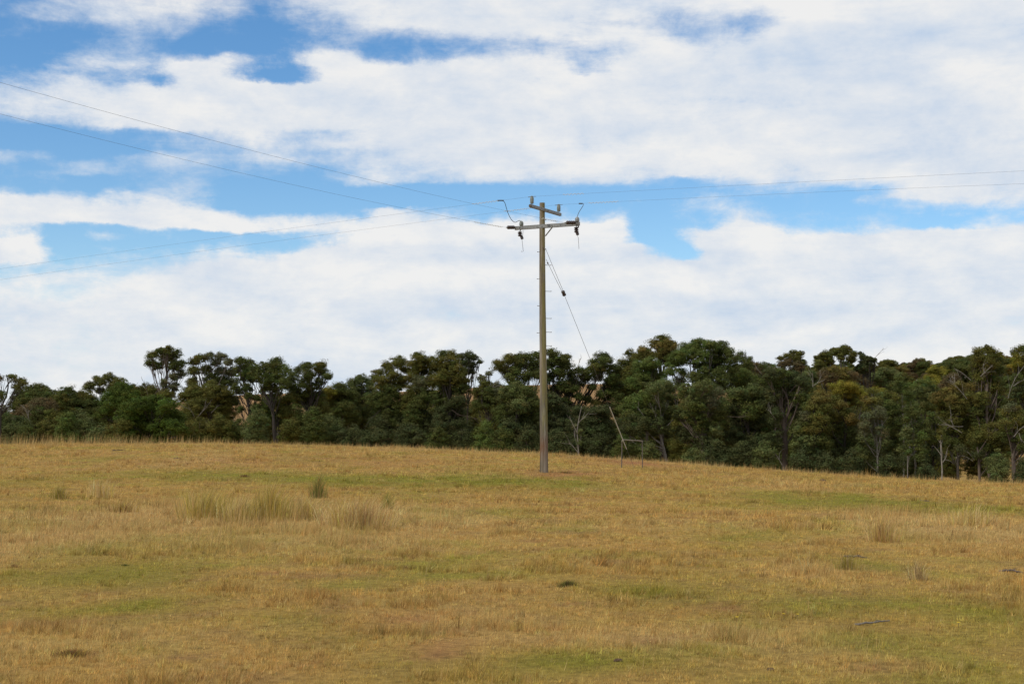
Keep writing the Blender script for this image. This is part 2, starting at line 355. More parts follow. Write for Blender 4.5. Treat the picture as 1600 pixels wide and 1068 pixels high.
# ------------------------------------------------------------------ materials
def mat_new(name):
    m = bpy.data.materials.new(name); m.use_nodes = True
    nt = m.node_tree; b = nt.nodes['Principled BSDF']
    return m, nt, b
def mnode(nt, t, **k):
    n = nt.nodes.new(t)
    for a, v in k.items(): setattr(n, a, v)
    return n
def mat_tint(name, rough=.8, transl=0.0, noise=None, spec=.2, bump=0):
    m, nt, b = mat_new(name)
    at_ = mnode(nt, 'ShaderNodeAttribute', attribute_name='tint')
    col = at_.outputs['Color']
    if noise:
        g = mnode(nt, 'ShaderNodeNewGeometry')
        n = mnode(nt, 'ShaderNodeTexNoise'); n.inputs['Scale'].default_value = noise[0]; n.inputs['Detail'].default_value = 8; n.inputs['Roughness'].default_value = .72
        nt.links.new(g.outputs['Position'], n.inputs['Vector'])
        r = mnode(nt, 'ShaderNodeMapRange'); nt.links.new(n.outputs[0], r.inputs[0])
        r.inputs[1].default_value = .3; r.inputs[2].default_value = .7; r.inputs[3].default_value = 1 - noise[1]; r.inputs[4].default_value = 1 + noise[1]
        x = mnode(nt, 'ShaderNodeVectorMath', operation='SCALE'); nt.links.new(col, x.inputs[0]); nt.links.new(r.outputs[0], x.inputs['Scale'])
        col = x.outputs[0]
        if bump:
            bn = mnode(nt, 'ShaderNodeBump'); bn.inputs['Strength'].default_value = 1; bn.inputs['Distance'].default_value = bump
            nt.links.new(n.outputs[0], bn.inputs['Height']); nt.links.new(bn.outputs[0], b.inputs['Normal'])
    nt.links.new(col, b.inputs['Base Color'])
    b.inputs['Roughness'].default_value = rough
    b.inputs['Specular IOR Level'].default_value = spec
    if transl:
        t = mnode(nt, 'ShaderNodeBsdfTranslucent'); nt.links.new(col, t.inputs[0])
        mx = mnode(nt, 'ShaderNodeMixShader'); mx.inputs[0].default_value = transl
        nt.links.new(b.outputs[0], mx.inputs[1]); nt.links.new(t.outputs[0], mx.inputs[2])
        nt.links.new(mx.outputs[0], nt.nodes['Material Output'].inputs[0])
    return m
def mat_noise(name, c1, c2, scale=8, rough=.7, metal=0, stretch=(1, 1, 1), bump=.0, spec=.3, coord='Object', lo=.35, hi=.65):
    m, nt, b = mat_new(name)
    t = mnode(nt, 'ShaderNodeTexCoord'); mpn = mnode(nt, 'ShaderNodeMapping'); mpn.inputs['Scale'].default_value = stretch
    nt.links.new(t.outputs[coord], mpn.inputs[0])
    n = mnode(nt, 'ShaderNodeTexNoise'); n.inputs['Scale'].default_value = scale; n.inputs['Detail'].default_value = 6; n.inputs['Roughness'].default_value = .65
    nt.links.new(mpn.outputs[0], n.inputs['Vector'])
    r = mnode(nt, 'ShaderNodeValToRGB'); r.color_ramp.elements[0].position = lo; r.color_ramp.elements[1].position = hi
    r.color_ramp.elements[0].color = (*c1, 1); r.color_ramp.elements[1].color = (*c2, 1)
    nt.links.new(n.outputs[0], r.inputs[0]); nt.links.new(r.outputs[0], b.inputs['Base Color'])
    b.inputs['Roughness'].default_value = rough; b.inputs['Metallic'].default_value = metal; b.inputs['Specular IOR Level'].default_value = spec
    if bump:
        bn = mnode(nt, 'ShaderNodeBump'); bn.inputs['Strength'].default_value = .8; bn.inputs['Distance'].default_value = bump
        nt.links.new(n.outputs[0], bn.inputs['Height']); nt.links.new(bn.outputs[0], b.inputs['Normal'])
    return m
M_GROUND = mat_tint('paddock_soil_and_turf', .95, 0, (9.0, .5), .05, .03)
M_GRASS = mat_tint('grass_blades', .75, .3, None, .15)
M_LEAF = mat_tint('eucalypt_leaves', .7, .15, None, .10)
M_BARK_DARK = mat_noise('dark_bark', (.022, .018, .014), (.06, .048, .038), 3, .9, stretch=(1, 1, .3))
M_BARK_BROWN = mat_noise('brown_bark', (.06, .043, .032), (.15, .115, .09), 3, .9, stretch=(1, 1, .3))
M_BARK_PALE = mat_noise('pale_bark', (.09, .078, .064), (.22, .195, .165), 2.5, .85, stretch=(1, 1, .4))
M_DEAD = mat_noise('bleached_dead_wood', (.14, .122, .10), (.28, .25, .21), 4, .9)
M_GALV = mat_noise('weathered_galvanised_steel', (.17, .172, .165), (.30, .30, .285), 14, .55, .25)
M_PORC = mat_noise('grey_green_porcelain', (.17, .185, .16), (.24, .255, .225), 10, .3, spec=.5)
M_BROWNP = mat_noise('dark_brown_polymer', (.030, .018, .014), (.06, .036, .03), 16, .45, spec=.5)
M_WIRE = mat_noise('weathered_aluminium_strand', (.10, .10, .105), (.17, .17, .175), 30, .6, .4)
M_BLACKW = mat_noise('black_insulated_lead', (.05, .055, .07), (.08, .085, .10), 20, .5)
M_WHITE = mat_noise('white_spiral_plastic', (.62, .62, .6), (.75, .75, .72), 20, .5)
M_SLEEVE = mat_noise('pale_guy_sleeve', (.42, .40, .34), (.6, .58, .5), 6, .6)
M_RUST = mat_noise('rusty_steel_pipe', (.075, .058, .045), (.17, .14, .11), 12, .85)
M_PIPE = mat_noise('dull_pipe_rail', (.20, .165, .12), (.34, .30, .23), 12, .75)
M_STICK = mat_noise('weathered_stick', (.05, .038, .028), (.14, .105, .08), 8, .9)
M_DUNG = mat_noise('dried_clod', (.06, .035, .022), (.14, .085, .05), 30, .95)
M_YEL = mat_noise('yellow_petals', (.75, .5, .01), (.85, .62, .03), 30, .6)
# pole timber: grey weathered grain, lichen on the sunny side, reddish butt
def pole_mat():
    m, nt, b = mat_new('weathered_pole_timber')
    L = nt.links.new
    t = mnode(nt, 'ShaderNodeTexCoord'); s = mnode(nt, 'ShaderNodeSeparateXYZ'); L(t.outputs['Object'], s.inputs[0])
    def noise(scale, st, det=6):
        mpn = mnode(nt, 'ShaderNodeMapping'); mpn.inputs['Scale'].default_value = st; L(t.outputs['Object'], mpn.inputs[0])
        n = mnode(nt, 'ShaderNodeTexNoise'); n.inputs['Scale'].default_value = scale; n.inputs['Detail'].default_value = det; n.inputs['Roughness'].default_value = .65
        L(mpn.outputs[0], n.inputs['Vector']); return n.outputs[0]
    def ramp(v, pts):
        r = mnode(nt, 'ShaderNodeValToRGB'); e = r.color_ramp.elements
        e[0].position, e[0].color = pts[0][0], (*pts[0][1], 1); e[1].position, e[1].color = pts[-1][0], (*pts[-1][1], 1)
        for p, c in pts[1:-1]: q = e.new(p); q.color = (*c, 1)
        L(v, r.inputs[0]); return r.outputs[0]
    def mth(op, a, b_=0.0, clamp=False):
        n = mnode(nt, 'ShaderNodeMath', operation=op); n.use_clamp = clamp
        for i, v in enumerate((a, b_)):
            if isinstance(v, (int, float)): n.inputs[i].default_value = v
            else: L(v, n.inputs[i])
        return n.outputs[0]
    def mix(f, a, c):
        n = mnode(nt, 'ShaderNodeMix', data_type='RGBA'); L(f, n.inputs[0])
        for i, v in ((6, a), (7, c)):
            if isinstance(v, tuple): n.inputs[i].default_value = (*v, 1)
            else: L(v, n.inputs[i])
        return n.outputs[2]
    grain = noise(9, (1, 1, .06), 8)
    base = ramp(grain, [(.34, (.035, .03, .022)), (.44, (.16, .14, .105)), (.56, (.30, .275, .23)), (.66, (.11, .09, .065))])
    base = mix(ramp(noise(4.2, (1, 1, .09), 5), [(.42, (.8, .8, .8)), (.53, (0, 0, 0))]), base, (.10, .085, .062))
    warm = ramp(noise(2.5, (1, 1, .2)), [(.4, (0, 0, 0)), (.62, (1, 1, 1))])
    base = mix(mth('MULTIPLY', warm, .5), base, (.22, .155, .085))
    # lichen stripe along one side, patchy
    side = mth('ADD', mth('MULTIPLY', s.outputs[0], 7.0), mth('MULTIPLY', s.outputs[1], -2.0))
    side = mth('SUBTRACT', 1.0, mth('ABSOLUTE', mth('SUBTRACT', side, .55)), True)
    pat = mth('MULTIPLY', mth('SUBTRACT', noise(5, (1, 1, .18)), .36), 6.0, True)
    hz = mth('MULTIPLY', mth('SUBTRACT', s.outputs[2], 1.6), 1.2, True)
    lich = mth('MULTIPLY', mth('MULTIPLY', mth('MULTIPLY', side, 2.2, True), pat), mth('MULTIPLY', hz, .65))
    base = mix(lich, base, (.22, .195, .055))
    # reddish stain above the butt
    red = mth('SUBTRACT', 1.0, mth('MULTIPLY', mth('ABSOLUTE', mth('SUBTRACT', mth('ADD', s.outputs[2], mth('MULTIPLY', noise(4, (1, 1, .3)), .8)), 1.62)), 1.5), True)
    red = mth('MULTIPLY', red, mth('MULTIPLY', mth('SUBTRACT', noise(6, (1, 1, .25)), .28), 5.0, True))
    base = mix(mth('MULTIPLY', red, .85), base, (.155, .075, .038))
    # dark checks
    ck = ramp(noise(16, (1, 1, .03), 3), [(.30, (1, 1, 1)), (.36, (0, 0, 0))])
    base = mix(mth('MULTIPLY', ck, .75), base, (.05, .04, .03))
    L(base, b.inputs['Base Color']); b.inputs['Roughness'].default_value = .9; b.inputs['Specular IOR Level'].default_value = .15
    bn = mnode(nt, 'ShaderNodeBump'); bn.inputs['Distance'].default_value = .012; L(grain, bn.inputs['Height']); L(bn.outputs[0], b.inputs['Normal'])
    return m
M_POLE = pole_mat()

# ------------------------------------------------------------------ ground sheet
gx = np.concatenate([-np.geomspace(3000, 46, 50), np.arange(-45, 45.1, .4), np.geomspace(46, 3000, 50)])
gy = np.concatenate([[-1500, -600, -200, -80, -40, -20, -10, 0, 4, 7], np.arange(9, 92, .35), np.arange(93, 500, 4), np.geomspace(505, 4000, 30)])
GX, GY = np.meshgrid(gx, gy)
xf, yf = GX.ravel(), GY.ravel()
V = np.stack([xf, yf, ground_z(xf, yf)], 1)
nx, ny = len(gx), len(gy)
ii = (np.arange(ny - 1)[:, None] * nx + np.arange(nx - 1)[None, :]).ravel()
Fq = np.stack([ii, ii + 1, ii + nx + 1, ii + nx], 1)
tint = paddock_col(xf, yf) * np.where(yf < 90, .66, .85)[:, None] * np.array([1, .95, .9])
g_o = mesh_np('ground', V, Fq, 4, M_GROUND, tint=tint)
tag(g_o, kind='structure', label='dry grazed paddock with green patches rising to a low crest')

# ------------------------------------------------------------------ grass (stuff)
def blades(x, y, h, w, col, lean=.5, wind=(.25, .0)):
    n = len(x); z = ground_z(x, y) - .008
    az_ = rng.random(n) * 6.283; ln = rng.random(n) ** 1.3 * lean * h
    dx, dy = np.cos(az_) * ln + wind[0] * h * rng.random(n), np.sin(az_) * ln + wind[1] * h
    a2 = rng.normal(0, .6, n); wx, wy = np.cos(a2) * w / 2, np.sin(a2) * w / 2
    hz_ = h * (1 - .35 * np.clip(ln / h, 0, 1) ** 2)
    V = np.empty((n, 3, 3), np.float32)
    V[:, 0] = np.stack([x - wx, y - wy, z], 1); V[:, 1] = np.stack([x + wx, y + wy, z], 1)
    V[:, 2] = np.stack([x + dx, y + dy, z + hz_], 1)
    C = np.repeat(col[:, None, :], 3, 1)
    return V.reshape(-1, 3), C.reshape(-1, 3)
def rand_area(n, y0, y1, m=.46):
    y = np.sqrt(rng.random(n) * (y1 ** 2 - y0 ** 2) + y0 ** 2)
    x = (rng.random(n) * 2 - 1) * (m * y + 1.5)
    return x, y
def jit(col, a=.22):
    n = len(col)
    b = np.exp(rng.normal(0, a, n))[:, None]
    hue = rng.normal(0, .05, n)[:, None]
    return np.clip(col * b * np.concatenate([1 + hue, 1 - hue * .2, 1 - hue], 1), 0, .85)
GV, GC = [], []
def tufts(nt_, per, y0, y1, h0, w0, spread):
    """tufts of blades fanning out from shared roots, each tuft with its own height and tone"""
    x, y = rand_area(nt_, y0, y1)
    cl = fbm(x * 1.9, y * 1.9, 4, .65)
    keep = rng.random(nt_) < np.clip((cl - .27) * 3.0, .10, 1)
    x, y, cl = x[keep], y[keep], cl[keep]
    g, e, p, n1, n2, n3 = paddock_fields(x, y)
    n = len(x)
    h = h0 * np.exp(rng.normal(0, .38, n)) * (.45 + 1.2 * cl) * (1 + .6 * p) * (1 - .35 * g) * (1 - .8 * e)
    lump = sstep(.56, .66, fbm(x * .75 + 31, y * 1.0 + 7, 4, .6)); h = h * (1 + 1.3 * lump)
    c = paddock_col(x, y) * 1.30 * (1 - lump[:, None] * np.array([.30, .36, .40]) * rng.random(n)[:, None])
    u = rng.random(n)
    dead = u < (.22 + .25 * p) * (1 - .6 * g); c[dead] = c[dead] * .4 + C_PALE * .6
    dark = (u > .88); c[dark] = c[dark] * np.array([.55, .50, .45])
    grn = (u > .80) & (u < .88); c[grn] = c[grn] * .6 + C_GREEN * .4
    c = jit(c, .20)
    rep = lambda a: np.repeat(a, per, axis=0)
    sp_ = spread * np.exp(rng.normal(0, .3, n))
    th = rng.random(n * per) * 6.283; rr = np.sqrt(rng.random(n * per)) * rep(sp_)
    X_, Y_ = rep(x) + np.cos(th) * rr, rep(y) + np.sin(th) * rr
    hb = rep(h) * (.55 + .65 * rng.random(n * per))
    a, b = blades(X_, Y_, hb, w0 * (.6 + .8 * rng.random(n * per)), jit(rep(c), .14), 1.0)
    GV.append(a); GC.append(b)
for (n, per, y0, y1, h0, w0, spd) in ((50000, 11, 8.5, 15, .030, .0040, .030), (64000, 10, 15, 27, .034, .0060, .045), (59000, 9, 27, 48, .042, .0100, .075), (67000, 8, 48, 84, .055, .016, .12)):
    tufts(n, per, y0, y1, h0, w0, spd)
for (n, y0, y1, h0, w0) in ((130000, 8.5, 15, .028, .0038), (140000, 15, 27, .032, .0055), (120000, 27, 48, .04, .0095), (110000, 48, 84, .05, .016)):
    x, y = rand_area(n, y0, y1); g, e, p, n1, n2, n3 = paddock_fields(x, y)
    h = h0 * (.4 + 1.0 * rng.random(n)) * (1 + .8 * p) * (1 - .8 * e)
    a, b = blades(x, y, h, w0 * (.6 + .8 * rng.random(n)), jit(paddock_col(x, y) * 1.25), .9)
    GV.append(a); GC.append(b)
GV = np.concatenate(GV); GC = np.concatenate(GC)
go = mesh_np('dry_grass', GV, np.arange(len(GV)).reshape(-1, 3), 3, M_GRASS, tint=GC, smooth=False)
tag(go, 'short dry straw coloured grass with greener patches covering the paddock', 'grass', kind='stuff')
# taller pale seed stalks: in the pale patches and along the crest
TV, TC = [], []
def stalks(n, x, y, h, col, w=.008, lean=.35):
    a, b = blades(x, y, h, np.full(len(x), w) * (.6 + .8 * rng.random(len(x))), jit(col * np.ones((len(x), 1)), .18), lean, (.22, 0)); TV.append(a); TC.append(b)
x, y = rand_area(260000, 14, 60); g, e, p, n1, n2, n3 = paddock_fields(x, y)
cl = fbm(x * 1.4 + 5, y * 1.4, 3, .6)
k_ = rng.random(len(x)) < np.clip((p - .30) * 1.1, 0, 1) * np.clip((cl - .47) * 5, 0, 1) * .6
x, y, cl = x[k_], y[k_], cl[k_]
stalks(0, x, y, (.12 + .30 * rng.random(len(x))) * np.clip(.3 + 1.2 * (cl - .35) * 3, .3, 1.2), C_PALE * np.array([1.0, .95, .9]), .0075)
x, y = rand_area(120000, 9, 40); k_ = rng.random(len(x)) < .10
k_ = k_ & (rng.random(len(x)) < .45); stalks(0, x[k_], y[k_], .06 + .12 * rng.random(k_.sum()), C_PALE, .004)
nC = 34000                                                          # crest fringe
x = (rng.random(nC) * 2 - 1) * 36; y = 74 + rng.random(nC) * 13
cl = fbm(x * .8, y * .5, 3, .7)
leftb = np.interp(x, [-36, -27, -20, -14, 0, 4, 12, 24, 36], [1, 1, .8, .35, .42, .35, .45, .5, .55])
k_ = rng.random(nC) < np.clip((cl - .3) * 2.5, .08, 1)
x, y, cl, leftb = x[k_], y[k_], cl[k_], leftb[k_]
stalks(0, x, y, (.08 + .85 * leftb * rng.random(len(x)) ** 2.6), C_PALE * .92, .015, .3)
TV = np.concatenate(TV); TC = np.concatenate(TC)
to = mesh_np('seeding_grass', TV, np.arange(len(TV)).reshape(-1, 3), 3, M_GRASS, tint=TC, smooth=False)
tag(to, 'taller pale seed stalks in drifts and along the crest of the paddock', 'grass', kind='stuff')

# ------------------------------------------------------------------ tussocks, sticks, clods, flowers (things)
def tussock(name, label, cat, px, py, w_px, h_px, n, cols, stiff=.35, group=None, Yd=None, earth=False):
    n = int(n * (.85 if h_px > 25 else .8))
    x0, y0 = img_to_ground(px, py)
    if Yd: y0 = Yd
    s = F / y0; R = w_px * (1.45 if h_px > 25 else 1.1) / s; H = h_px * 1.1 / s
    r = R * np.minimum(np.abs(rng.normal(0, .5, n)), .85); th = rng.random(n) * 6.283
    bx, by = x0 + np.cos(th) * r, y0 + np.sin(th) * r * .7
    h = H * (.40 + .75 * rng.random(n) ** 1.2) * (1 - .35 * (r / (R + 1e-6)) ** 2) * (.70 + .7 * fbm(bx * 4 + 3, by * 4, 2))
    ln = stiff * h * rng.random(n) * (.4 + r / (R + 1e-6)); a_ = th + rng.normal(0, .7, n)
    w = max(.003, .42 / s) * (.6 + .8 * rng.random(n))
    z = ground_z(bx, by) - .02; a2 = rng.normal(0, .6, n)
    Vt = np.empty((n, 5, 3), np.float32)
    mx_, my_ = bx + np.cos(a_) * ln * .35, by + np.sin(a_) * ln * .35
    wx, wy = np.cos(a2) * w / 2, np.sin(a2) * w / 2
    Vt[:, 0] = np.stack([bx - wx, by - wy, z], 1); Vt[:, 1] = np.stack([bx + wx, by + wy, z], 1)
    Vt[:, 2] = np.stack([mx_ + wx * .8, my_ + wy * .8, z + h * .6], 1); Vt[:, 3] = np.stack([mx_ - wx * .8, my_ - wy * .8, z + h * .6], 1)
    Vt[:, 4] = np.stack([bx + np.cos(a_) * ln + .12 * h, by + np.sin(a_) * ln, z + h * (1 - .1 * stiff)], 1)
    cc = np.array(cols)[rng.integers(0, len(cols), n)]; cc = jit((cc * .85 + np.array(c_pl) * .15) * 1.28, .3) if h_px > 25 else jit(cc * 1.0, .25)
    C = np.repeat(cc[:, None, :], 5, 1).reshape(-1, 3)
    i = np.arange(n) * 5
    tri = np.concatenate([np.stack([i, i+1, i+2], 1), np.stack([i, i+2, i+3], 1), np.stack([i+3, i+2, i+4], 1)])
    org = np.array([x0, y0, gz(x0, y0)])
    o = mesh_np(name, Vt.reshape(-1, 3) - org, tri, 3, M_GRASS, tint=C, smooth=False, loc=org)
    return tag(o, label, cat, group)
c_ol = (.24, .21, .04); c_gr = (.09, .13, .02); c_pl = (.46, .33, .15); c_ye = (.40, .30, .06); c_db = (.10, .065, .035); c_rd = (.30, .15, .06)
TUS = 'tall grass tussocks in the paddock'
tussock('grass_tussock', 'largest olive green rush tussock, left end of the tall tussock row', 'tussock', 322, 810, 34, 50, 1500, [c_ol, c_ye, c_ye, c_pl], .5, TUS)
tussock('grass_tussock', 'olive and straw tussock in the middle of the tall tussock row', 'tussock', 372, 816, 26, 44, 900, [c_ye, c_ol, c_pl, c_pl], .6, TUS)
tussock('grass_tussock', 'upright olive tussock at the right end of the tall tussock row', 'tussock', 424, 814, 34, 52, 1500, [c_ol, c_ye, c_ye, c_pl], .5, TUS)
tussock('grass_tussock', 'small dark green upright rush clump standing alone on green grass', 'tussock', 497, 778, 12, 34, 420, [c_gr, c_gr, c_ol, c_rd], .4, TUS)
tussock('grass_tussock', 'small green clump with pale stalks right of the tall tussocks', 'tussock', 605, 796, 9, 28, 300, [c_ol, c_ye, c_gr], .35, TUS)
tussock('grass_tussock', 'wide pale straw tussock leaning right, between two green clumps', 'tussock', 558, 824, 46, 46, 1500, [c_pl, c_pl, c_ye, c_rd], .8, TUS)
tussock('grass_tussock', 'pale wispy tussock just right of the olive tussock row', 'tussock', 478, 812, 26, 40, 700, [c_pl, c_pl, c_ye], .8, TUS)
tussock('grass_tussock', 'small olive tussock on the far left of the slope', 'tussock', 93, 780, 14, 20, 350, [c_ol, c_ye, c_pl], .7, TUS)
tussock('grass_tussock', 'wispy straw tussock left of the tall tussock row', 'tussock', 160, 778, 22, 30, 350, [c_pl, c_pl, c_ye], .8, TUS)
tussock('grass_tussock', 'low straw tussock near the left edge of the drift', 'tussock', 190, 800, 26, 22, 500, [c_pl, c_ye, c_rd], .9, TUS)
tussock('grass_tussock', 'orange straw tussock on the right of the slope', 'tussock', 1380, 846, 20, 40, 450, [c_ye, c_pl, c_rd], .6, TUS)
tussock('grass_tussock', 'loose pale stalks far right on the slope', 'tussock', 1512, 820, 40, 36, 450, [c_pl, c_pl, c_ye], .7, TUS)
tussock('grass_tussock', 'thin pale tussock leaning right with a dark base, lower right', 'tussock', 1436, 906, 14, 28, 260, [c_pl, c_pl, c_db], .9, TUS)
tussock('grass_tussock', 'pale green grey tussock beside the dark stick on the right', 'tussock', 1325, 890, 26, 24, 500, [c_ye, c_pl, c_ol], .7, TUS)
tussock('grass_tussock', 'compact dark green brown mound of grass in the centre foreground', 'tussock', 888, 917, 17, 15, 900, [c_gr, c_db, c_db, c_ol], 1.0, TUS)
tussock('grass_tussock', 'low brown matted clump left of the centre foreground', 'tussock', 630, 889, 19, 10, 500, [c_db, c_rd, c_ye], 1.2, TUS)
tussock('grass_tussock', 'low reddish brown clump in the bottom left corner', 'tussock', 115, 1026, 34, 17, 900, [c_db, c_rd, c_ye], 1.2, TUS)
tussock('grass_tussock', 'tiny brown clump on the left far slope', 'tussock', 382, 745, 8, 5, 200, [c_db, c_rd], 1.2, TUS)
tussock('grass_tussock', 'dark brown scrap of grass at left edge below the drift', 'tussock', 22, 886, 11, 7, 250, [c_db, c_rd], 1.2, TUS)
tussock('grass_tussock', 'dark tuft in the grass above the tall tussock row', 'tussock', 196, 884, 9, 6, 200, [c_db, c_gr], 1.2, TUS)
tussock('grass_tussock', 'dark low clump right of the utility pole foot', 'tussock', 884, 739, 17, 4, 300, [c_db, c_rd, c_ol], 1.3, TUS)
tussock('grass_tussock', 'ragged grass skirt around the utility pole foot', 'tussock', 850, 737, 11, 6, 260, [c_pl, c_db, c_ye], .8, TUS)
def stick(label, pts, r, mat=M_STICK):
    P = []
    for px, py, up in pts:
        x, y = img_to_ground(px, py); P.append((x, y, gz(x, y) + up * .9))
    P = np.array(P); t = np.linspace(0, 1, len(P)); tt = np.linspace(0, 1, 12)
    Q = np.stack([np.interp(tt, t, P[:, i]) for i in range(3)], 1) + rng.normal(0, r * .18, (12, 3)) - np.array([0, 0, r * .9])
    r *= .8; m = MB(); m.tube(Q, r * np.linspace(1, .45, 12), 7)
    j = 5; m.tube([Q[j], Q[j] + np.array([.03, .01, .02]), Q[j] + np.array([.07, .02, .015])], [r * .5, r * .3, r * .12], 5)
    o = m.build('fallen_stick', mat, origin=P[0]); o.location = Vector(P[0])
    tag(o, label, 'stick', 'fallen sticks on the grass')
stick('dark fallen stick lying above the pale tussock on the right', [(1318, 870, .03), (1340, 871, .05), (1356, 873, .03)], .022)
stick('grey stick with a raised end lying lower right', [(1335, 977, .02), (1368, 978, .05), (1390, 976, .06)], .014, M_BARK_PALE)
stick('dark stick lying at the right edge of the paddock', [(1562, 893, .03), (1585, 894, .05), (1602, 896, .03)], .022)
stick('thin dark stick on the distant slope at right', [(1438, 782, .03), (1452, 783, .04)], .03)
stick('short dark stick on the far slope at left', [(272, 716, .05), (287, 716, .05)], .05)
stick('second short dark stick near the top of the left slope', [(176, 704, .05), (196, 703, .05)], .035)
def clod(label, px, py, wpx):
    x, y = img_to_ground(px, py); r = wpx / (F / y)
    import bmesh
    bm = bmesh.new(); bmesh.ops.create_icosphere(bm, subdivisions=3, radius=1)
    for v in bm.verts:
        n = .75 + .5 * random.random(); v.co = Vector((v.co.x * r * n, v.co.y * r * .8 * n, v.co.z * r * .5 * n))
    me = bpy.data.meshes.new('earth_clod'); bm.to_mesh(me); bm.free(); me.materials.append(M_DUNG)
    o = link(bpy.data.objects.new('earth_clod', me)); o.location = (x, y, gz(x, y) + r * .25)
    tag(o, label, 'clod', 'dark clods on the grass')
clod('dark clod on the grass in the lower right foreground', 1204, 1048, 6)
clod('small dark clod in the centre foreground grass', 966, 1034, 6)
clod('dark round clod above the bare earth patch, centre', 805, 972, 4)
clod('small clod on the far right slope', 1285, 752, 5)
for px, py, lb in ((1224, 968, 'left of the two yellow flowers close together at right'), (1246, 969, 'right of the two yellow flowers close together at right'), (1497, 982, 'lone yellow flower near the right edge'), (1151, 973, 'faint yellow flower left of the close pair')):
    x, y = img_to_ground(px, py); z = gz(x, y)
    e_ = empty('yellow_flower', (x, y, z)); tag(e_, lb, 'flower', 'yellow flowers in the grass')
    m = MB(); m.tube([(0, 0, -.02), (.003, 0, .03), (.002, 0, .055)], .0018, 5); m.build('stem', M_STICK, e_)
    m = MB()
    for k3 in range(12):
        a_ = k3 * 6.283 / 12; d = np.array([math.cos(a_), math.sin(a_), .25]); q = np.array([.002, 0, .055]); sd_ = np.array([-math.sin(a_), math.cos(a_), 0]) * .004
        m.add([q, q + d * .012 + sd_, q + d * .022, q + d * .012 - sd_], [(0, 1, 2, 3)])
    m.build('petals', M_YEL, e_, smooth=False)

# ------------------------------------------------------------------ utility pole
PY = 58.5
pb = at(850, 737, PY); pt = at(847.2, 317, PY)
pole = empty('utility_pole', (pb[0], pb[1], pb[2] - .25)); O = np.array(pole.location)
tag(pole, 'weathered timber power pole with two crossarms, insulators and climbing steps', 'utility pole')
def P(px, py, dy=0.0): return at(px, py, PY + dy) - O            # in the pole's own space
m = MB()
n_ = 40; hh = np.linspace(0, 1, n_)
base_l, top_l = np.array([0, 0, 0.]), pt - O
pts = base_l + (top_l - base_l) * hh[:, None]
pts[:, 0] += .02 * np.sin(hh * 5) * (1 - hh) - .015 * np.sin(hh * 3.1)
rad = np.interp(hh, [0, .05, .12, .5, 1], [.172, .168, .163, .140, .110]) * (1 + .012 * np.sin(hh * 37))
m.tube(pts, rad, 20); m.build('pole_shaft', M_POLE, pole)
def shaft_x(py): return np.interp(py, [317, 737], [847.2, 850])
# ground-line scars
# upper crossarm (carries the through line): left end nearer
UA, UB = P(828.5, 322.5, -1.05), P(875.5, 336.2, 1.30)
ud = (UB - UA); uL = np.linalg.norm(ud); ud /= uL
off = np.array([0, -.16, 0])
UA2, UB2 = UA + off, UB + off
arm1 = MB(); arm1.beam(UA2, UB2, .10, .13, .008)
a1 = arm1.build('crossarm', M_GALV, pole); a1['label'] = 'short upper crossarm seen end-on, running away to the right'
for q, f_ in ((.44, 0), (.56, 0)):
    b_ = MB(); c = UA2 + ud * uL * q; nrm = np.cross(ud, (0, 0, 1)); 
    if nrm[1] > 0: nrm = -nrm
    b_.lathe(c + nrm * .05, nrm, [(0, .025), (.012, .025), (.013, .014), (.04, .014)], 8); b_.build('bolt', M_GALV, a1)
def pin_insulator(base):
    s_ = MB(); s_.lathe(base, (0, 0, 1), [(-.30, .012), (-.30, .014), (-.14, .014), (-.07, .028), (.065, .03), (.07, .055), (.10, .05), (.16, .05)], 12)
    sp_ = s_.build('insulator_pin', M_GALV, pole)
    i_ = MB(); i_.lathe(base, (0, 0, 1), [(.10, .045), (.11, .066), (.13, .074), (.165, .076), (.175, .066), (.185, .074), (.22, .078), (.26, .078), (.268, .066), (.278, .078), (.33, .078), (.36, .070), (.375, .048), (.385, .048), (.39, .060), (.41, .058), (.425, .03), (.426, .001)], 18)
    i_.build('insulator', M_PORC, pole)
iU1 = UA2 + ud * .14; iU2 = UB2 - ud * .16
pin_insulator(iU1); pin_insulator(iU2)
topU1 = iU1 + np.array([0, 0, .40]); topU2 = iU2 + np.array([0, 0, .40])
e1 = MB(); e1.lathe(UA2 + np.array([0, 0, 0]), -ud, [(0, .07), (.012, .07), (.013, .05), (.03, .05)], 10); e1.build('end_cap', M_RUST, a1)
# lower crossarm (carries the strain line): right end nearer
LA, LB = P(805, 357.5, .75), P(905, 350.5, -.80)
ld = (LB - LA); lL = np.linalg.norm(ld); ld /= lL
LA2, LB2 = LA + np.array([0, -.17, 0]), LB + np.array([0, -.17, 0])
arm2 = MB(); arm2.beam(LA2, LB2, .10, .155, .008)
a2o = arm2.build('crossarm', M_GALV, pole); a2o['label'] = 'long lower crossarm spanning left to right'
nrmL = np.cross(ld, (0, 0, 1)); nrmL = nrmL if nrmL[1] < 0 else -nrmL
for q in (.08, .43, .59, .72, .9):
    b_ = MB(); b_.lathe(LA2 + ld * lL * q + nrmL * .05, nrmL, [(0, .022), (.012, .022), (.013, .013), (.035, .013)], 8); b_.build('bolt', M_GALV, a2o)
br = MB(); bA = LA2 + ld * lL * .60 + np.array([0, .0, -.06]) + nrmL * .06; bB = P(852.3, 368.5, -.10)
br.beam(bA, bB, .05, .008, .002, up=(0, 1, .1)); br.beam(bA + np.array([0, .03, 0]), bB + np.array([0, .03, 0]), .008, .05, .002, up=(0, 1, .1)); br.build('brace', M_GALV, pole)
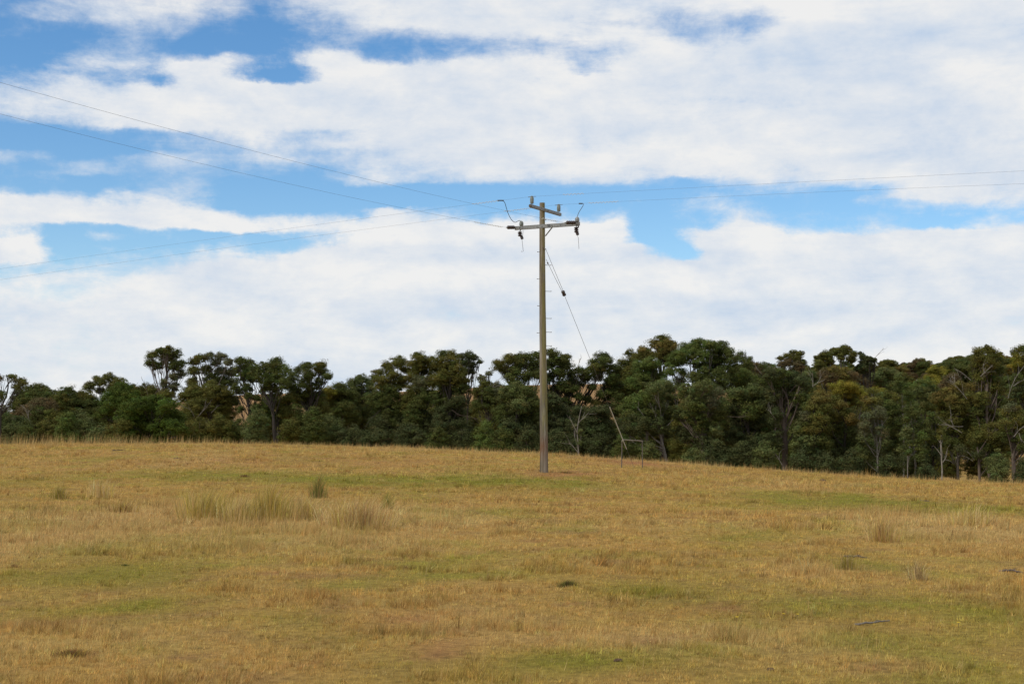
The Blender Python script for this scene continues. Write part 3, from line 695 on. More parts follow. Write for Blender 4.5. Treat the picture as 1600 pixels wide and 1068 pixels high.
# strain insulators and their clamps
aw = np.array([-.496, -.868, 0])                                  # direction the strain line leaves in
def strain(anchor, target, label):
    d = target - anchor; L_ = np.linalg.norm(d); d /= L_
    r_ = MB(); r_.beam(anchor - d * .05, anchor + d * .03, .05, .09, .004); r_.build('shackle', M_GALV, pole)
    r_ = MB(); r_.tube([target - d * .14, target], [.03, .016], 8); r_.build('cable_clamp', M_GALV, pole)
    s_ = MB(); prof = [(.0, .02), (.08, .03)]
    for k3 in range(4):
        a_ = .09 + k3 * (L_ - .24) / 4; w_ = (L_ - .24) / 4
        prof += [(a_, .035), (a_ + w_ * .2, .074), (a_ + w_ * .55, .078), (a_ + w_ * .8, .04)]
    prof += [(L_ - .14, .03)]
    s_.lathe(anchor, d, prof, 14); s_.build('strain_insulator', M_BROWNP, pole)
sA1 = LA2 + np.array([-.02, -.05, .03]); sT1 = P(791, 355.3, -.30)
strain(sA1, sT1, '')
sA2 = LB2 - ld * .18 + np.array([0, -.06, .05]); sT2 = P(882.5, 347.8, -1.75)
strain(sA2, sT2, '')
# surge arresters / drop-outs with brackets and hanging rods
def arrester(xpx, ytop, armpt, bodyp, body_len, smallp, rod, side):
    g_ = MB(); t_ = P(xpx, ytop, bodyp[2]); b_ = armpt
    g_.lathe(b_, (0, 0, 1), [(.05, .05), (.07, .085), (.10, .09), (.20, .085), (.24, .05), (.26, .03)], 12)
    g_.build('arrester_cap', M_PORC if side < 0 else M_GALV, pole)
    d_ = MB(); p_ = P(*bodyp)
    prof = [(0, .035)]
    for k3 in range(3):
        a_ = .01 + k3 * body_len / 3; prof += [(a_, .04), (a_ + .015, .092), (a_ + .045, .092), (a_ + body_len / 3 - .008, .055)]
    prof += [(body_len + .01, .05)]
    d_.lathe(p_, (.05, 0, -1), prof, 14); d_.build('surge_arrester', M_BROWNP, pole)
    q_ = P(*smallp); r_ = MB(); r_.lathe(q_, (.3, 0, -1), [(0, .03), (.02, .06), (.05, .065), (.09, .06), (.13, .066), (.15, .03)], 12)
    r_.build('fuse_link', M_BROWNP, pole)
    h_ = MB(); h_.tube([P(*r3) for r3 in rod], .0085, 6); h_.build('hanging_rod', M_WIRE, pole)
    h2 = MB(); h2.beam(b_ + np.array([0, 0, -.08]), p_ + np.array([0, 0, .01]), .03, .05, .003, up=(0, 1, 0)); h2.build('bracket', M_GALV, pole)
arrester(813, 351, LA2 + ld * .30 + np.array([0, 0, .03]), (812.3, 361.5, .5), .20, (814.6, 368.5, .5), [(817.5, 360, .4), (816.8, 367, .4), (815.6, 374, .4), (817.6, 392.6, .4), (814.6, 393.2, .4), (814.8, 391.8, .4)], -1)
arrester(901, 345, LB2 - ld * .10 + np.array([0, 0, .03]), (900.3, 354.5, -.9), .23, (901.3, 362, -.9), [(902, 366, -.95), (903.6, 372, -.95), (904.6, 388, -.95), (904, 388.6, -.95)], 1)
pl_ = MB(); pl_.beam(P(903.2, 347, -.95), P(903.6, 355.5, -.95), .05, .10, .005, up=(0, 1, 0)); pl_.build('bracket', M_BARK_DARK, pole)
# climbing steps
for px1, py1, s_ in [(840.2, 393.3, -1), (839.6, 435.4, -1), (840.4, 477.3, -1), (839.5, 519.6, -1), (840.6, 561, -1), (860.8, 413.9, 1), (860.9, 454.7, 1), (861.0, 497, 1), (861.2, 518.5, 1), (861.4, 539.7, 1)]:
    cx = shaft_x(py1); yy = .05 if s_ < 0 else -.02
    q0, q1 = P(cx, py1, yy), P(px1, py1 + .4, yy)
    st = MB(); st.tube([q0, q1], .0095, 8); st.tube([q1, q1 + np.array([s_ * .006, 0, .0]), q1 + np.array([s_ * .008, 0, .02])], [.013, .016, .013], 8)
    st.build('climbing_step', M_RUST, pole)
sb = MB(); sb.tube([P(850, 343.8, -.10), P(853.8, 343.2, -.14)], .014, 8); sb.build('bolt', M_RUST, pole)
gb = MB(); gb.tube([P(848.5, 386.5, -.145), P(851.5, 390, -.15), P(853, 389, -.06)], .016, 8); gb.build('guy_bracket', M_RUST, pole)

# ------------------------------------------------------------------ wires
def world_p(lp): return lp + O
def sag_line(A, D, L_, dz, sag_, n=160):
    """from A along unit dir D (xy) for L_, rising dz over length, with parabolic sag"""
    t = np.linspace(0, 1, n)
    Pn = A + np.outer(t * L_, D); Pn[:, 2] = A[2] + dz * t - 4 * sag_ * t * (1 - t)
    return Pn
def fit_line(A, px_edge, py_edge, D, L_):
    """end height chosen so that the wire passes the sight line at the photo's edge; sag from span"""
    u = ((px_edge - 800) / F)
    d = at(px_edge, py_edge, 1.0)
    t = (d[0] * A[1] - A[0]) / (D[0] - d[0] * D[1])
    zt = d[2] * (A[1] + D[1] * t)
    return t, zt
def wire(name, label, group, A, D, L_, slope0, px_e, py_e, mat=M_WIRE, r=.0065):
    """slope0: slope at the pole; parabola through the edge point"""
    D = np.array([D[0], D[1], 0.]); D /= np.linalg.norm(D)
    t, zt = fit_line(A, px_e, py_e, D, L_)
    c = (zt - A[2] - slope0 * t) / t ** 2
    tt = np.linspace(0, L_, 200)
    Pn = A + np.outer(tt, D); Pn[:, 2] = A[2] + slope0 * tt + c * tt ** 2
    return Pn, D
def spiral(px0, px1, Pn, parent, name='spiral_damper', pitch=.16, rad=.024):
    px = np.array([800 + F * p[0] / (p[1] * cp + p[2] * sp) for p in Pn])
    idx = np.argsort(px); s = np.interp([px0, px1], px[idx], np.arange(len(Pn))[idx].astype(float))
    s0, s1 = sorted(s); ss_ = np.linspace(s0, s1, 260)
    Q = np.stack([np.interp(ss_, np.arange(len(Pn)), Pn[:, i]) for i in range(3)], 1)
    T = Q[-1] - Q[0]; Ln = np.linalg.norm(T); T /= Ln
    S = np.cross(T, (0, 0, 1)); S /= np.linalg.norm(S); U = np.cross(S, T)
    th = np.linspace(0, Ln / pitch * 2 * math.pi, 260)
    Q = Q + rad * (np.cos(th)[:, None] * S + np.sin(th)[:, None] * U)
    m = MB(); m.tube(Q - np.array(parent.location), .0085, 5); m.build(name, M_WHITE, parent)
W1, W2 = world_p(topU1), world_p(topU2)
bD = np.array([ud[1], -ud[0], 0]); bD /= np.linalg.norm(bD)        # square to the upper arm, to the right and nearer
def through(A, label, yl, yr, sl_, sr_, sp_l, sp_r):
    R_, _ = wire('', '', '', A, bD, 70, sr_, 1600, yr); L__, _ = wire('', '', '', A, -bD, 95, sl_, 0, yl)
    Pn = np.concatenate([L__[::-1], R_[1:]])
    w = empty('power_cable', A); tag(w, label, 'power cable', 'overhead power cables')
    m = MB(); m.tube(Pn - A, .0030, 6); m.build('conductor', M_WIRE, w)
    spiral(*sp_l, Pn, w); spiral(*sp_r, Pn, w)
    tw = MB(); tw.tube([np.array([0, 0, -.01]) - bD * .18, np.array([0, 0, .0]), np.array([0, 0, -.01]) + bD * .18], .012, 6); tw.build('tie', M_WIRE, w)
    return Pn
PB1 = through(W1, 'upper through cable resting on the left top insulator, running right', 420, 267, -.030, -.034, (738, 779), (880, 912))
PB2 = through(W2, 'lower through cable resting on the right top insulator, running right', 437, 287, -.030, -.034, (788, 832), (920, 966))
def dead_end(A, label, ye, s0, sps):
    Pn, _ = wire('', '', '', A, aw, 56, s0, 0, ye)
    w = empty('power_cable', A); tag(w, label, 'power cable', 'overhead power cables')
    m = MB(); m.tube(Pn - A, .0031, 6); m.build('conductor', M_WIRE, w)
    for s_ in sps: spiral(*s_, Pn, w, pitch=.2)
dead_end(world_p(sT2), 'uppermost cable at left edge, strung to the right end of the lower crossarm', 129, -.045, [(845, 872)])
dead_end(world_p(sT1), 'cable below the uppermost at left edge, strung to the lower crossarm left tip', 178, -.045, [(742, 786)])
# jumper leads from the through cables down to the arresters
def on_line(Pn, px_):
    px = np.array([800 + F * p[0] / (p[1] * cp + p[2] * sp) for p in Pn]); i = int(np.argmin(abs(px - px_))); return Pn[i] - O
def smooth_curve(pts, n=40):
    pts = np.asarray(pts, float); out = []
    Q = np.vstack([2 * pts[0] - pts[1], pts, 2 * pts[-1] - pts[-2]])
    for i in range(1, len(Q) - 2):
        for t in np.linspace(0, 1, max(3, n // len(pts)), endpoint=False):
            out.append(.5 * ((2 * Q[i]) + (-Q[i-1] + Q[i+1]) * t + (2*Q[i-1] - 5*Q[i] + 4*Q[i+1] - Q[i+2]) * t**2 + (-Q[i-1] + 3*Q[i] - 3*Q[i+1] + Q[i+2]) * t**3))
    out.append(pts[-1]); return np.array(out)
j0 = on_line(PB1, 785); dy0 = j0[1] + O[1] - PY
jd = [(788.3, 316), (791.5, 326), (794, 333.5), (799, 343), (804.5, 347.3), (808.5, 345.8), (811.5, 344.4), (813.6, 346.5), (814.6, 350.5)]
jp = [j0 + np.array([-.12, 0, -.01]), j0] + [P(a, b, dy0 + (.45 - dy0) * (i + 1) / len(jd)) for i, (a, b) in enumerate(jd)]
m = MB(); m.tube(smooth_curve(jp, 60), .0125, 7); m.tube([j0 + np.array([-.16, 0, 0]), j0 + np.array([.10, 0, 0])], .026, 8); jl = m.build('jumper_lead', M_BLACKW, pole)
j1 = on_line(PB2, 905); dy1 = j1[1] + O[1] - PY
jd = [(911.2, 320.6), (908.8, 325), (905.5, 330), (902.8, 336), (901.6, 342), (901.3, 346)]
jp = [j1 + np.array([-.05, 0, 0]), j1 + np.array([.08, 0, 0])] + [P(a, b, dy1 + (-.9 - dy1) * (i + 1) / len(jd)) for i, (a, b) in enumerate(jd)]
m = MB(); m.tube(smooth_curve(jp, 60), .0125, 7); m.tube([j1 + np.array([-.10, 0, 0]), j1 + np.array([.06, 0, 0])], .026, 8); m.build('jumper_lead', M_BLACKW, pole)

# ------------------------------------------------------------------ guy wire and its guard frame
gy_anchor_px, gy_anchor_Y = (991, 727), 66.2
GA = at(991.5, 724, 66.2); GA[2] = gz(GA[0], GA[1]) - .05
gS1 = at(852.3, 388, PY + .1); gS2 = at(853.2, 405, PY + .1)
def on_guy(py):                                                    # point on the main run at a photo row
    lo = gS1; f_ = lambda t: 534 - F * ((-(lo + (GA - lo) * t)[1] * sp + (lo + (GA - lo) * t)[2] * cp)) / ((lo + (GA - lo) * t)[1] * cp + (lo + (GA - lo) * t)[2] * sp)
    a_, b_ = 0., 1.
    for _ in range(40):
        c_ = (a_ + b_) / 2
        if f_(c_) < py: a_ = c_
        else: b_ = c_
    return lo + (GA - lo) * a_
guy = empty('guy_wire', GA); tag(guy, 'guy wire running from the pole down right to the pipe frame', 'guy wire')
gi0, gi1 = on_guy(455), on_guy(463.5)
gd = (gi1 - gi0) / np.linalg.norm(gi1 - gi0)
for nm, a_, b_ in (('strand', gS1, gi0 + np.array([.02, 0, 0])), ('strand', gS2, gi0 - np.array([.04, 0, 0])), ('strand', gi1, GA)):
    m = MB(); m.tube([a_ - GA, (a_ + b_) / 2 - GA + np.array([0, 0, -.01]), b_ - GA], .0085, 6); m.build(nm, M_WIRE, guy)
m = MB(); m.lathe(gi0 - gd * .02 - GA, gd, [(0, .03), (.02, .075), (.09, .08), (.11, .06), (.14, .06), (.16, .08), (.23, .08), (.26, .04)], 12); m.build('guy_insulator', M_BROWNP, guy)
m = MB(); m.lathe(at(855.2, 409.6, PY) - GA, (.4, .5, -.8), [(0, .01), (.02, .03), (.07, .03), (.09, .01)], 8); m.build('clamp', M_RUST, guy)
s0_, s1_ = on_guy(636), on_guy(701)
m = MB(); m.tube([s0_ - GA, (s0_ + s1_) / 2 - GA, s1_ - GA], .021, 8); m.build('guy_sleeve', M_SLEEVE, guy)
fA = np.array(at(972, 690, 65.3)); fB = np.array(at(1003.5, 690, 66.6))
zA, zB = at(973, 686.5, 65.3)[2], at(1003, 688.5, 66.6)[2]
fr = empty('pipe_frame', (fA[0], fA[1], gz(fA[0], fA[1])))
tag(fr, 'rusty bent pipe guard frame standing on bare earth around the guy anchor', 'frame')
Of = np.array(fr.location)
gA = np.array([fA[0] - .03, fA[1], gz(fA[0], fA[1]) - .12]); gB = np.array([fB[0], fB[1], gz(fB[0], fB[1]) - .12])
tA, tB = np.array([fA[0], fA[1], zA]), np.array([fB[0], fB[1], zB])
hd = (tB - tA) / np.linalg.norm(tB - tA)
m = MB(); m.tube([gA - Of, (gA + tA) / 2 - Of, tA - np.array([0, 0, .10]) - Of], .024, 10); m.build('post', M_RUST, fr)
m = MB(); m.tube([gB - Of, (gB + tB) / 2 - Of, tB - np.array([0, 0, .05]) - Of], .022, 10); m.build('post', M_RUST, fr)
m = MB(); m.tube(smooth_curve([tA - np.array([0, 0, .10]) - Of, tA - np.array([0, 0, .03]) + hd * .02 - Of, tA + hd * .09 - Of, (tA + tB) / 2 - Of, tB - hd * .05 - Of, tB + np.array([0, 0, -.05]) - Of], 40), .021, 10); m.build('top_rail', M_PIPE, fr)
# ------------------------------------------------------------------ trees
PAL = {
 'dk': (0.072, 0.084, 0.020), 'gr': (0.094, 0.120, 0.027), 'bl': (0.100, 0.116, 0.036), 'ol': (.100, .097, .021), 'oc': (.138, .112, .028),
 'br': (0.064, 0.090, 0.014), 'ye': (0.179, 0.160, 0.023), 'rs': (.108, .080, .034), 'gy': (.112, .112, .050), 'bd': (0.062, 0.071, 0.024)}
def leaf_cloud(centres, radii, cols, dens=1.0, leaf=.10, sub=.30, up=.22):
    """centres (n,3), radii (n,3) of crown lobes -> leaf quads gathered in clumps on the lobes"""
    LV, LC = [], []
    for c, r, col in zip(centres, radii, cols):
        ar = 4 * math.pi * ((r[0] * r[1] + r[0] * r[2] + r[1] * r[2]) / 3)
        ns = max(6, int(ar / (sub * sub * 3.0) * 1.25))
        d = rng.normal(size=(ns, 3)); d[:, 2] += up; d /= np.linalg.norm(d, axis=1)[:, None]
        rr = .30 + .75 * rng.random(ns) ** .5
        sc = c + d * r * rr[:, None]
        sr = sub * (.45 + 1.1 * rng.random(ns))
        scol = np.array(col) * np.exp(rng.normal(0, .16, ns))[:, None] * (1 + rng.normal(0, .10, (ns, 3)) * np.array([1, .25, .6]))
        nl = int(88 * dens)
        ld_ = rng.normal(size=(ns, nl, 3)); ld_[..., 2] = np.abs(ld_[..., 2]) * 1.15 - .62; ld_ /= np.linalg.norm(ld_, axis=2)[..., None]
        q = sc[:, None, :] + ld_ * (sr[:, None] * (.55 + .5 * rng.random((ns, nl))))[..., None] * np.array([1.1, 1.1, .8])
        nr = ld_ * .9 + d[:, None, :] * .5 + rng.normal(0, .45, (ns, nl, 3)); nr /= np.linalg.norm(nr, axis=2)[..., None]
        t = np.cross(nr, rng.normal(size=(ns, nl, 3))); t /= np.linalg.norm(t, axis=2)[..., None] + 1e-9
        b = np.cross(nr, t)
        s = leaf * (.6 + .8 * rng.random((ns, nl, 1)))
        quad = np.stack([q - t * s * .5, q + b * s * .26, q + t * s * .5, q - b * s * .26], 2)
        lc = np.repeat(scol[:, None, :], nl, 1) * np.exp(rng.normal(0, .18, (ns, nl, 1)))
        LV.append(quad.reshape(-1, 3)); LC.append(np.repeat(lc.reshape(-1, 1, 3), 4, 1).reshape(-1, 3))
    return np.concatenate(LV), np.clip(np.concatenate(LC), .004, .6)
def limb(m, a, b, r0, r1, bend=.12, n=6, seg=6):
    a, b = np.asarray(a, float), np.asarray(b, float); L_ = np.linalg.norm(b - a)
    t = np.linspace(0, 1, n)[:, None]
    o_ = rng.normal(0, bend * L_, 3); o_[2] = abs(o_[2]) * -.5
    Q = a + (b - a) * t + o_ * (t * (1 - t) * 2) + rng.normal(0, .012 * L_, (n, 3)) * (t * (1 - t) * 4)
    m.tube(Q, np.linspace(r0, r1, n), seg, cap=False); return Q
NTREE = [0]
def tree(label, base_px, Yd, col, lobes, trunk=None, tr=.16, bark=M_BARK_DARK, dens=1.0, leaf=.10, sub=.30, name='eucalypt_tree', cat='tree',
         group='trees along the far side of the paddock', bare=(), depth=1.0, scale=1.0, dead_mat=M_DEAD, fork=.45):
    """lobes: (px, py, rx, ry[, colour]) read off the photo, turned into real crowns at distance Yd"""
    s = F / Yd
    bx = (base_px - 800) / F * Yd; bz = gz(bx, Yd) - .1
    root = empty(name, (bx, Yd, bz)); Ob = np.array(root.location)
    tag(root, label, cat, group)
    xs = [l[0] for l in lobes]; half = (max(xs) - min(xs)) / 2 / s + .5
    C_, R_, K_ = [], [], []
    for l in lobes:
        px, py, rx, ry = l[:4]; kc = l[4] if len(l) > 4 else col
        dy = rng.uniform(-1, 1) * min(half, 3.2) * .55 * depth
        copies = 1
        c = at(px, py, Yd + dy) - Ob
        rx_m, rz_m = rx / s, max(ry, .74 * rx) / s
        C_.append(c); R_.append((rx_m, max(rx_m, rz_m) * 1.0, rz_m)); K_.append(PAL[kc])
        if half > 1.2:                                           # body of the crown behind the lobes seen
            c2 = at(px + rng.uniform(-.3, .3) * rx, py + ry * .25, Yd + dy + rx_m * 1.3 + .5) - Ob
            C_.append(c2); R_.append((rx_m * .9, rx_m, rz_m * .85)); K_.append(PAL[kc])
        if dens >= .9 and name != 'shrub':                       # fuller body between and under the lobes
            c3 = at(px + rng.uniform(-.8, .8) * rx, py + ry * rng.uniform(.5, 1.5), Yd + dy + rx_m * rng.uniform(-.2, .9)) - Ob
            if c3[2] > .6: C_.append(c3); R_.append((rx_m * .8, rx_m * .8, rz_m * .8)); K_.append(PAL[kc])
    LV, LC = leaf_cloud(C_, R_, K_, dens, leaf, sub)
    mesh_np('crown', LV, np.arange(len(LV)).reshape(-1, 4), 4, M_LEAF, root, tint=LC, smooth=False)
    m = MB()
    top = max(c[2] for c in C_); cx_ = np.mean([c[0] for c in C_])
    if trunk:
        Q = np.array([at(a, b, Yd) - Ob for a, b in trunk]); Q = np.vstack([[0, 0, -.1], Q]) if Q[0][2] > .3 else Q
        Q = smooth_curve(Q, 24); m.tube(Q, np.linspace(tr * 1.15, tr * .5, len(Q)), 9, cap=False)
        spine = Q
    else:
        f1 = np.array([cx_ * .4, 0, top * fork]); f2 = np.array([cx_ * .9, .2, top * .8])
        Q = smooth_curve([np.array([0, 0, -.1]), f1 * .5 + rng.normal(0, .06, 3), f1, f2], 20)
        m.tube(Q, np.linspace(tr * 1.15, tr * .35, len(Q)), 8, cap=False); spine = Q
    m.lathe((0, 0, -.15), (0, 0, 1), [(0, tr * 1.7), (.15, tr * 1.5), (.4, tr * 1.15)], 9)
    for c, r in zip(C_[::1], R_[::1]):
        if dens >= .9 and rng.random() < .55: continue
        zz = spine[:, 2]; k3 = int(np.argmin(abs(zz - (c[2] * .62)))) if c[2] > .8 else 0
        k3 = min(max(k3, 1), len(spine) - 1)
        Q = limb(m, spine[k3], c + np.array([0, 0, -.2 * r[2]]), tr * .30, .018, .16)
        for _ in range(3):
            e_ = c + rng.normal(0, .45, 3) * np.array(r); limb(m, Q[3 + int(rng.integers(0, 2))], e_, .028, .010, .1, 4, 4)
    m.build('trunk', bark, root)
    for bl in bare:
        mm = MB(); r0 = .026
        Q = np.array([at(a, b, Yd - .9 - half * .35) - Ob for a, b in bl]); mm.tube(smooth_curve(Q, 14), np.linspace(r0, .010, len(smooth_curve(Q, 14))), 6)
        for k3 in range(1, len(Q)):
            for _ in range(2):
                e_ = Q[k3] + (Q[k3] - Q[k3 - 1]) * rng.uniform(.2, .6) + rng.normal(0, .28, 3); mm.tube(smooth_curve([Q[k3 - 1] * .4 + Q[k3] * .6, (Q[k3] + e_) / 2 + rng.normal(0, .05, 3), e_], 8), np.linspace(.012, .005, len(smooth_curve([Q[k3], Q[k3], e_], 8))), 4)
        mm.build('bare_branch', dead_mat, root)
    return root
def shrub(label, px, top, wid, Yd, col, dens=1.0, bot=None):
    """low rounded bush standing on the ground behind the crest"""
    s = F / Yd; bot = bot or 700
    lob = []; n = max(3, int(wid / 9))
    for i in range(n):
        f = (i + .5) / n * 2 - 1
        h = (bot - top) * (1 - .45 * f * f)
        for lv in (.25, .55, .85):
            lob.append((px + f * wid * (1 - .25 * (lv - .25)) + rng.uniform(-3, 3), bot - h * lv + 4, wid / n * 1.25 + 3, h * .26 + 2))
    return tree(label, px, Yd, col, lob, tr=.05, dens=dens, name='shrub', cat='shrub', group='shrubs under the trees', bark=M_BARK_BROWN, depth=.8, fork=.3)

E, B, PALEB, BRN = 'eucalypt_tree', M_BARK_DARK, M_BARK_PALE, M_BARK_BROWN
tree('thin leaning tree at the left edge with small leaf tufts on dark limbs', -2, 125, 'ol', [(20, 590, 8, 5, 'ol'), (31, 596, 9, 6), (38, 597, 5, 5), (26, 604, 6, 4), (-2, 591, 7, 6, 'rs'), (0, 617, 8, 10, 'dk'), (-14, 600, 12, 10, 'dk')],
     trunk=[(0, 690), (1, 650), (4, 632), (10, 618), (13, 600), (10, 585)], tr=.09, dens=.55, sub=.24)
tree('broad dark crowned tree second from the left edge', 60, 146, 'dk', [(45, 620, 26, 10), (62, 612, 18, 9, 'ol'), (77, 620, 15, 9), (32, 630, 18, 8), (55, 632, 28, 12)])
tree('dark olive dome topped tree left of the gappy crown', 118, 146, 'ol', [(105, 618, 20, 9, 'dk'), (130, 622, 18, 8, 'ol'), (95, 628, 20, 12), (145, 632, 16, 10, 'dk'), (118, 640, 28, 14, 'dk'), (145, 650, 18, 14, 'dk')])
tree('rusty brown rounded tree behind a bleached fork at far left', 62, 136, 'rs', [(65, 640, 24, 9, 'rs'), (42, 648, 18, 10, 'rs'), (82, 648, 14, 10, 'ol'), (60, 655, 28, 12, 'dk'), (85, 662, 18, 12, 'dk')],
     bare=[[(50, 668), (44, 650), (41, 640), (36, 634)], [(44, 652), (45, 640)], [(36, 672), (22, 662), (4, 659)], [(33, 665), (25, 655), (13, 652)]])
tree('low blue green tree in the bottom left corner of the treeline', 12, 128, 'bl', [(15, 672, 26, 14), (3, 655, 16, 10), (30, 662, 16, 10), (10, 688, 30, 12), (-10, 670, 14, 16)])
tree('gappy crowned olive tree rising above its neighbours at left', 165, 150, 'ol', [(142, 603, 10, 6), (156, 596, 10, 6), (172, 590, 11, 7), (188, 597, 10, 7), (178, 606, 11, 6), (158, 610, 8, 5), (150, 590, 4, 3), (195, 608, 8, 8)], tr=.12, dens=.7, sub=.24)
tree('mid green tree filling the space left of the big bush', 190, 138, 'br', [(192, 606, 14, 8), (182, 618, 18, 9), (176, 632, 16, 10), (195, 628, 16, 10), (165, 645, 14, 12, 'dk'), (205, 618, 14, 8)])
tree('tree with brown dead twigs just left of the tall lone crown', 228, 150, 'ol', [(232, 612, 18, 7), (212, 608, 10, 6), (245, 620, 16, 8), (222, 622, 18, 8)], bare=[[(232, 622), (228, 605), (222, 592)], [(236, 622), (246, 610), (252, 602)], [(232, 624), (218, 615), (208, 607)]], dead_mat=BRN)
tree('tall tree with a high lone crown and visible trunk at left', 252, 140, 'dk', [(238, 556, 9, 6, 'ol'), (252, 549, 9, 6), (264, 547, 9, 5, 'ol'), (276, 552, 8, 7), (262, 560, 14, 7, 'ol'), (234, 567, 8, 6), (247, 571, 9, 6), (281, 568, 8, 7), (274, 573, 10, 6), (270, 588, 8, 6, 'gy'), (284, 584, 7, 7, 'gy'), (256, 598, 6, 6, 'gy'), (272, 604, 9, 7, 'gy'), (262, 616, 12, 8, 'ol')],
     trunk=[(252, 690), (253, 640), (257, 615), (261, 590), (259, 570), (262, 556)], tr=.15, bark=BRN, dens=.8, sub=.25)
tree('grey olive open crowned tree with pale forking limbs, right of the tall crown', 326, 146, 'gy', [(301, 566, 8, 6, 'ol'), (312, 560, 10, 7, 'ol'), (326, 557, 9, 5), (345, 557, 9, 6), (357, 566, 7, 8), (336, 566, 9, 7), (304, 580, 10, 8, 'ol'), (322, 577, 10, 8, 'ol'), (346, 580, 12, 9), (330, 592, 14, 8, 'dk'), (362, 582, 8, 9), (300, 596, 10, 7, 'ol'), (350, 597, 14, 8, 'dk'), (366, 597, 7, 7)],
     trunk=[(324, 690), (322, 640), (318, 612), (314, 595), (309, 580)], tr=.14, bark=PALEB, dens=.75, sub=.25)
tree('layered olive tree with dead grey limbs below the grey crown', 332, 134, 'ol', [(303, 612, 18, 6), (332, 609, 18, 6), (352, 617, 16, 8), (318, 622, 22, 8), (290, 620, 10, 7), (345, 632, 20, 10), (315, 637, 22, 10), (365, 625, 8, 8, 'dk'), (300, 640, 18, 8)],
     bare=[[(305, 655), (318, 640), (322, 626)], [(304, 652), (298, 640), (284, 634), (276, 624)], [(312, 648), (325, 632), (334, 620)], [(330, 645), (342, 632)]], dead_mat=M_BARK_PALE)
tree('dark tree with crooked limb leaning over the bare hillside gap', 390, 131, 'dk', [(377, 565, 9, 5), (371, 577, 6, 6), (390, 566, 8, 5), (386, 575, 10, 7), (383, 587, 12, 8, 'gr'), (368, 604, 6, 5), (372, 612, 6, 5), (385, 606, 9, 8), (394, 590, 7, 8), (390, 618, 7, 5), (401, 622, 7, 6), (399, 638, 8, 7), (376, 640, 6, 6), (410, 612, 6, 5)],
     trunk=[(394, 690), (392, 655), (389, 632), (383, 612), (376, 598)], tr=.13, dens=.8, sub=.25)
tree('dense dark tree with a blackened leaning trunk', 430, 128, 'dk', [(412, 574, 12, 8), (433, 564, 8, 5), (432, 572, 13, 8), (445, 578, 9, 7, 'gr'), (405, 588, 10, 8), (428, 588, 14, 8), (441, 596, 9, 7), (401, 575, 8, 7), (420, 603, 10, 6), (432, 610, 9, 6)],
     trunk=[(430, 700), (428, 670), (427, 650), (420, 625), (412, 612)], tr=.17, dens=1.0)
tree('low green layered tree around the blackened trunk', 438, 131, 'gr', [(423, 625, 13, 7), (442, 630, 14, 7, 'ol'), (410, 640, 12, 8), (455, 622, 12, 6, 'ol'), (448, 645, 14, 8, 'ol'), (425, 650, 12, 7)])
tree('dark upright tree with a squared twin top left of centre', 486, 132, 'dk', [(468, 577, 6, 5), (480, 571, 9, 6), (497, 573, 8, 8, 'ol'), (505, 569, 6, 5, 'ol'), (505, 582, 7, 7), (513, 587, 4, 3), (482, 584, 11, 8), (459, 590, 11, 8), (474, 597, 10, 6), (500, 596, 7, 7), (456, 603, 10, 6), (488, 607, 12, 7), (462, 613, 12, 6), (480, 622, 16, 9), (498, 618, 10, 8), (500, 635, 14, 10, 'ol')], tr=.17)
tree('yellowish olive topped tree in the dip left of the big group', 530, 138, 'ol', [(514, 612, 12, 7, 'ye'), (530, 607, 13, 5, 'dk'), (528, 617, 14, 8), (545, 620, 16, 9, 'dk'), (515, 632, 16, 10), (540, 640, 20, 12, 'dk'), (520, 655, 18, 14, 'dk')])
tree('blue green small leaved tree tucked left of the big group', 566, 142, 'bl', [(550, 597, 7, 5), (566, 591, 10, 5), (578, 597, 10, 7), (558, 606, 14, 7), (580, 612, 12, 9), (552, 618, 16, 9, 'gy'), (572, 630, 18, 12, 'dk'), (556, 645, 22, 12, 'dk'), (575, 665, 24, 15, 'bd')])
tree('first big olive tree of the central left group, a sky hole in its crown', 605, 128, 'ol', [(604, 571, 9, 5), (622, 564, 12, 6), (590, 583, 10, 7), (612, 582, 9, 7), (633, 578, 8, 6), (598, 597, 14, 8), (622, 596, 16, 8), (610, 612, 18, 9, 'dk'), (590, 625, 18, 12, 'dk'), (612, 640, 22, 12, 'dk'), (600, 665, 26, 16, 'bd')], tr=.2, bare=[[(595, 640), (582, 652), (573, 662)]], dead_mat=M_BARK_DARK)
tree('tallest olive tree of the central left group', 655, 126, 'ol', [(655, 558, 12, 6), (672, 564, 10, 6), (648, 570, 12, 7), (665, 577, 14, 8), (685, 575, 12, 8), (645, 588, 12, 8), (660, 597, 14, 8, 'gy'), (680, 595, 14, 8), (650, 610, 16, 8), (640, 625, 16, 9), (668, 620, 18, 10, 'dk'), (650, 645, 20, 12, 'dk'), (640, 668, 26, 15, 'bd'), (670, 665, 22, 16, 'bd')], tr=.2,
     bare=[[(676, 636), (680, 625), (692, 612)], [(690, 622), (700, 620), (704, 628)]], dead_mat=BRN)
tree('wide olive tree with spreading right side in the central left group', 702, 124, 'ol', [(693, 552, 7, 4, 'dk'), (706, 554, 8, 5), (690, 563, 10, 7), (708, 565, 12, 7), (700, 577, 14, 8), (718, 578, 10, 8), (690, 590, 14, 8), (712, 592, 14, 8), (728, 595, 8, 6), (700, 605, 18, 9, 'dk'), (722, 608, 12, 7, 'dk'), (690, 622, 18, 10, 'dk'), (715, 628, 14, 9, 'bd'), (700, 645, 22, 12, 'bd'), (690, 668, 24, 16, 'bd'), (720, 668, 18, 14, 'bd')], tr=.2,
     bare=[[(706, 640), (718, 648), (732, 650), (746, 655), (755, 660)]], dead_mat=BRN)
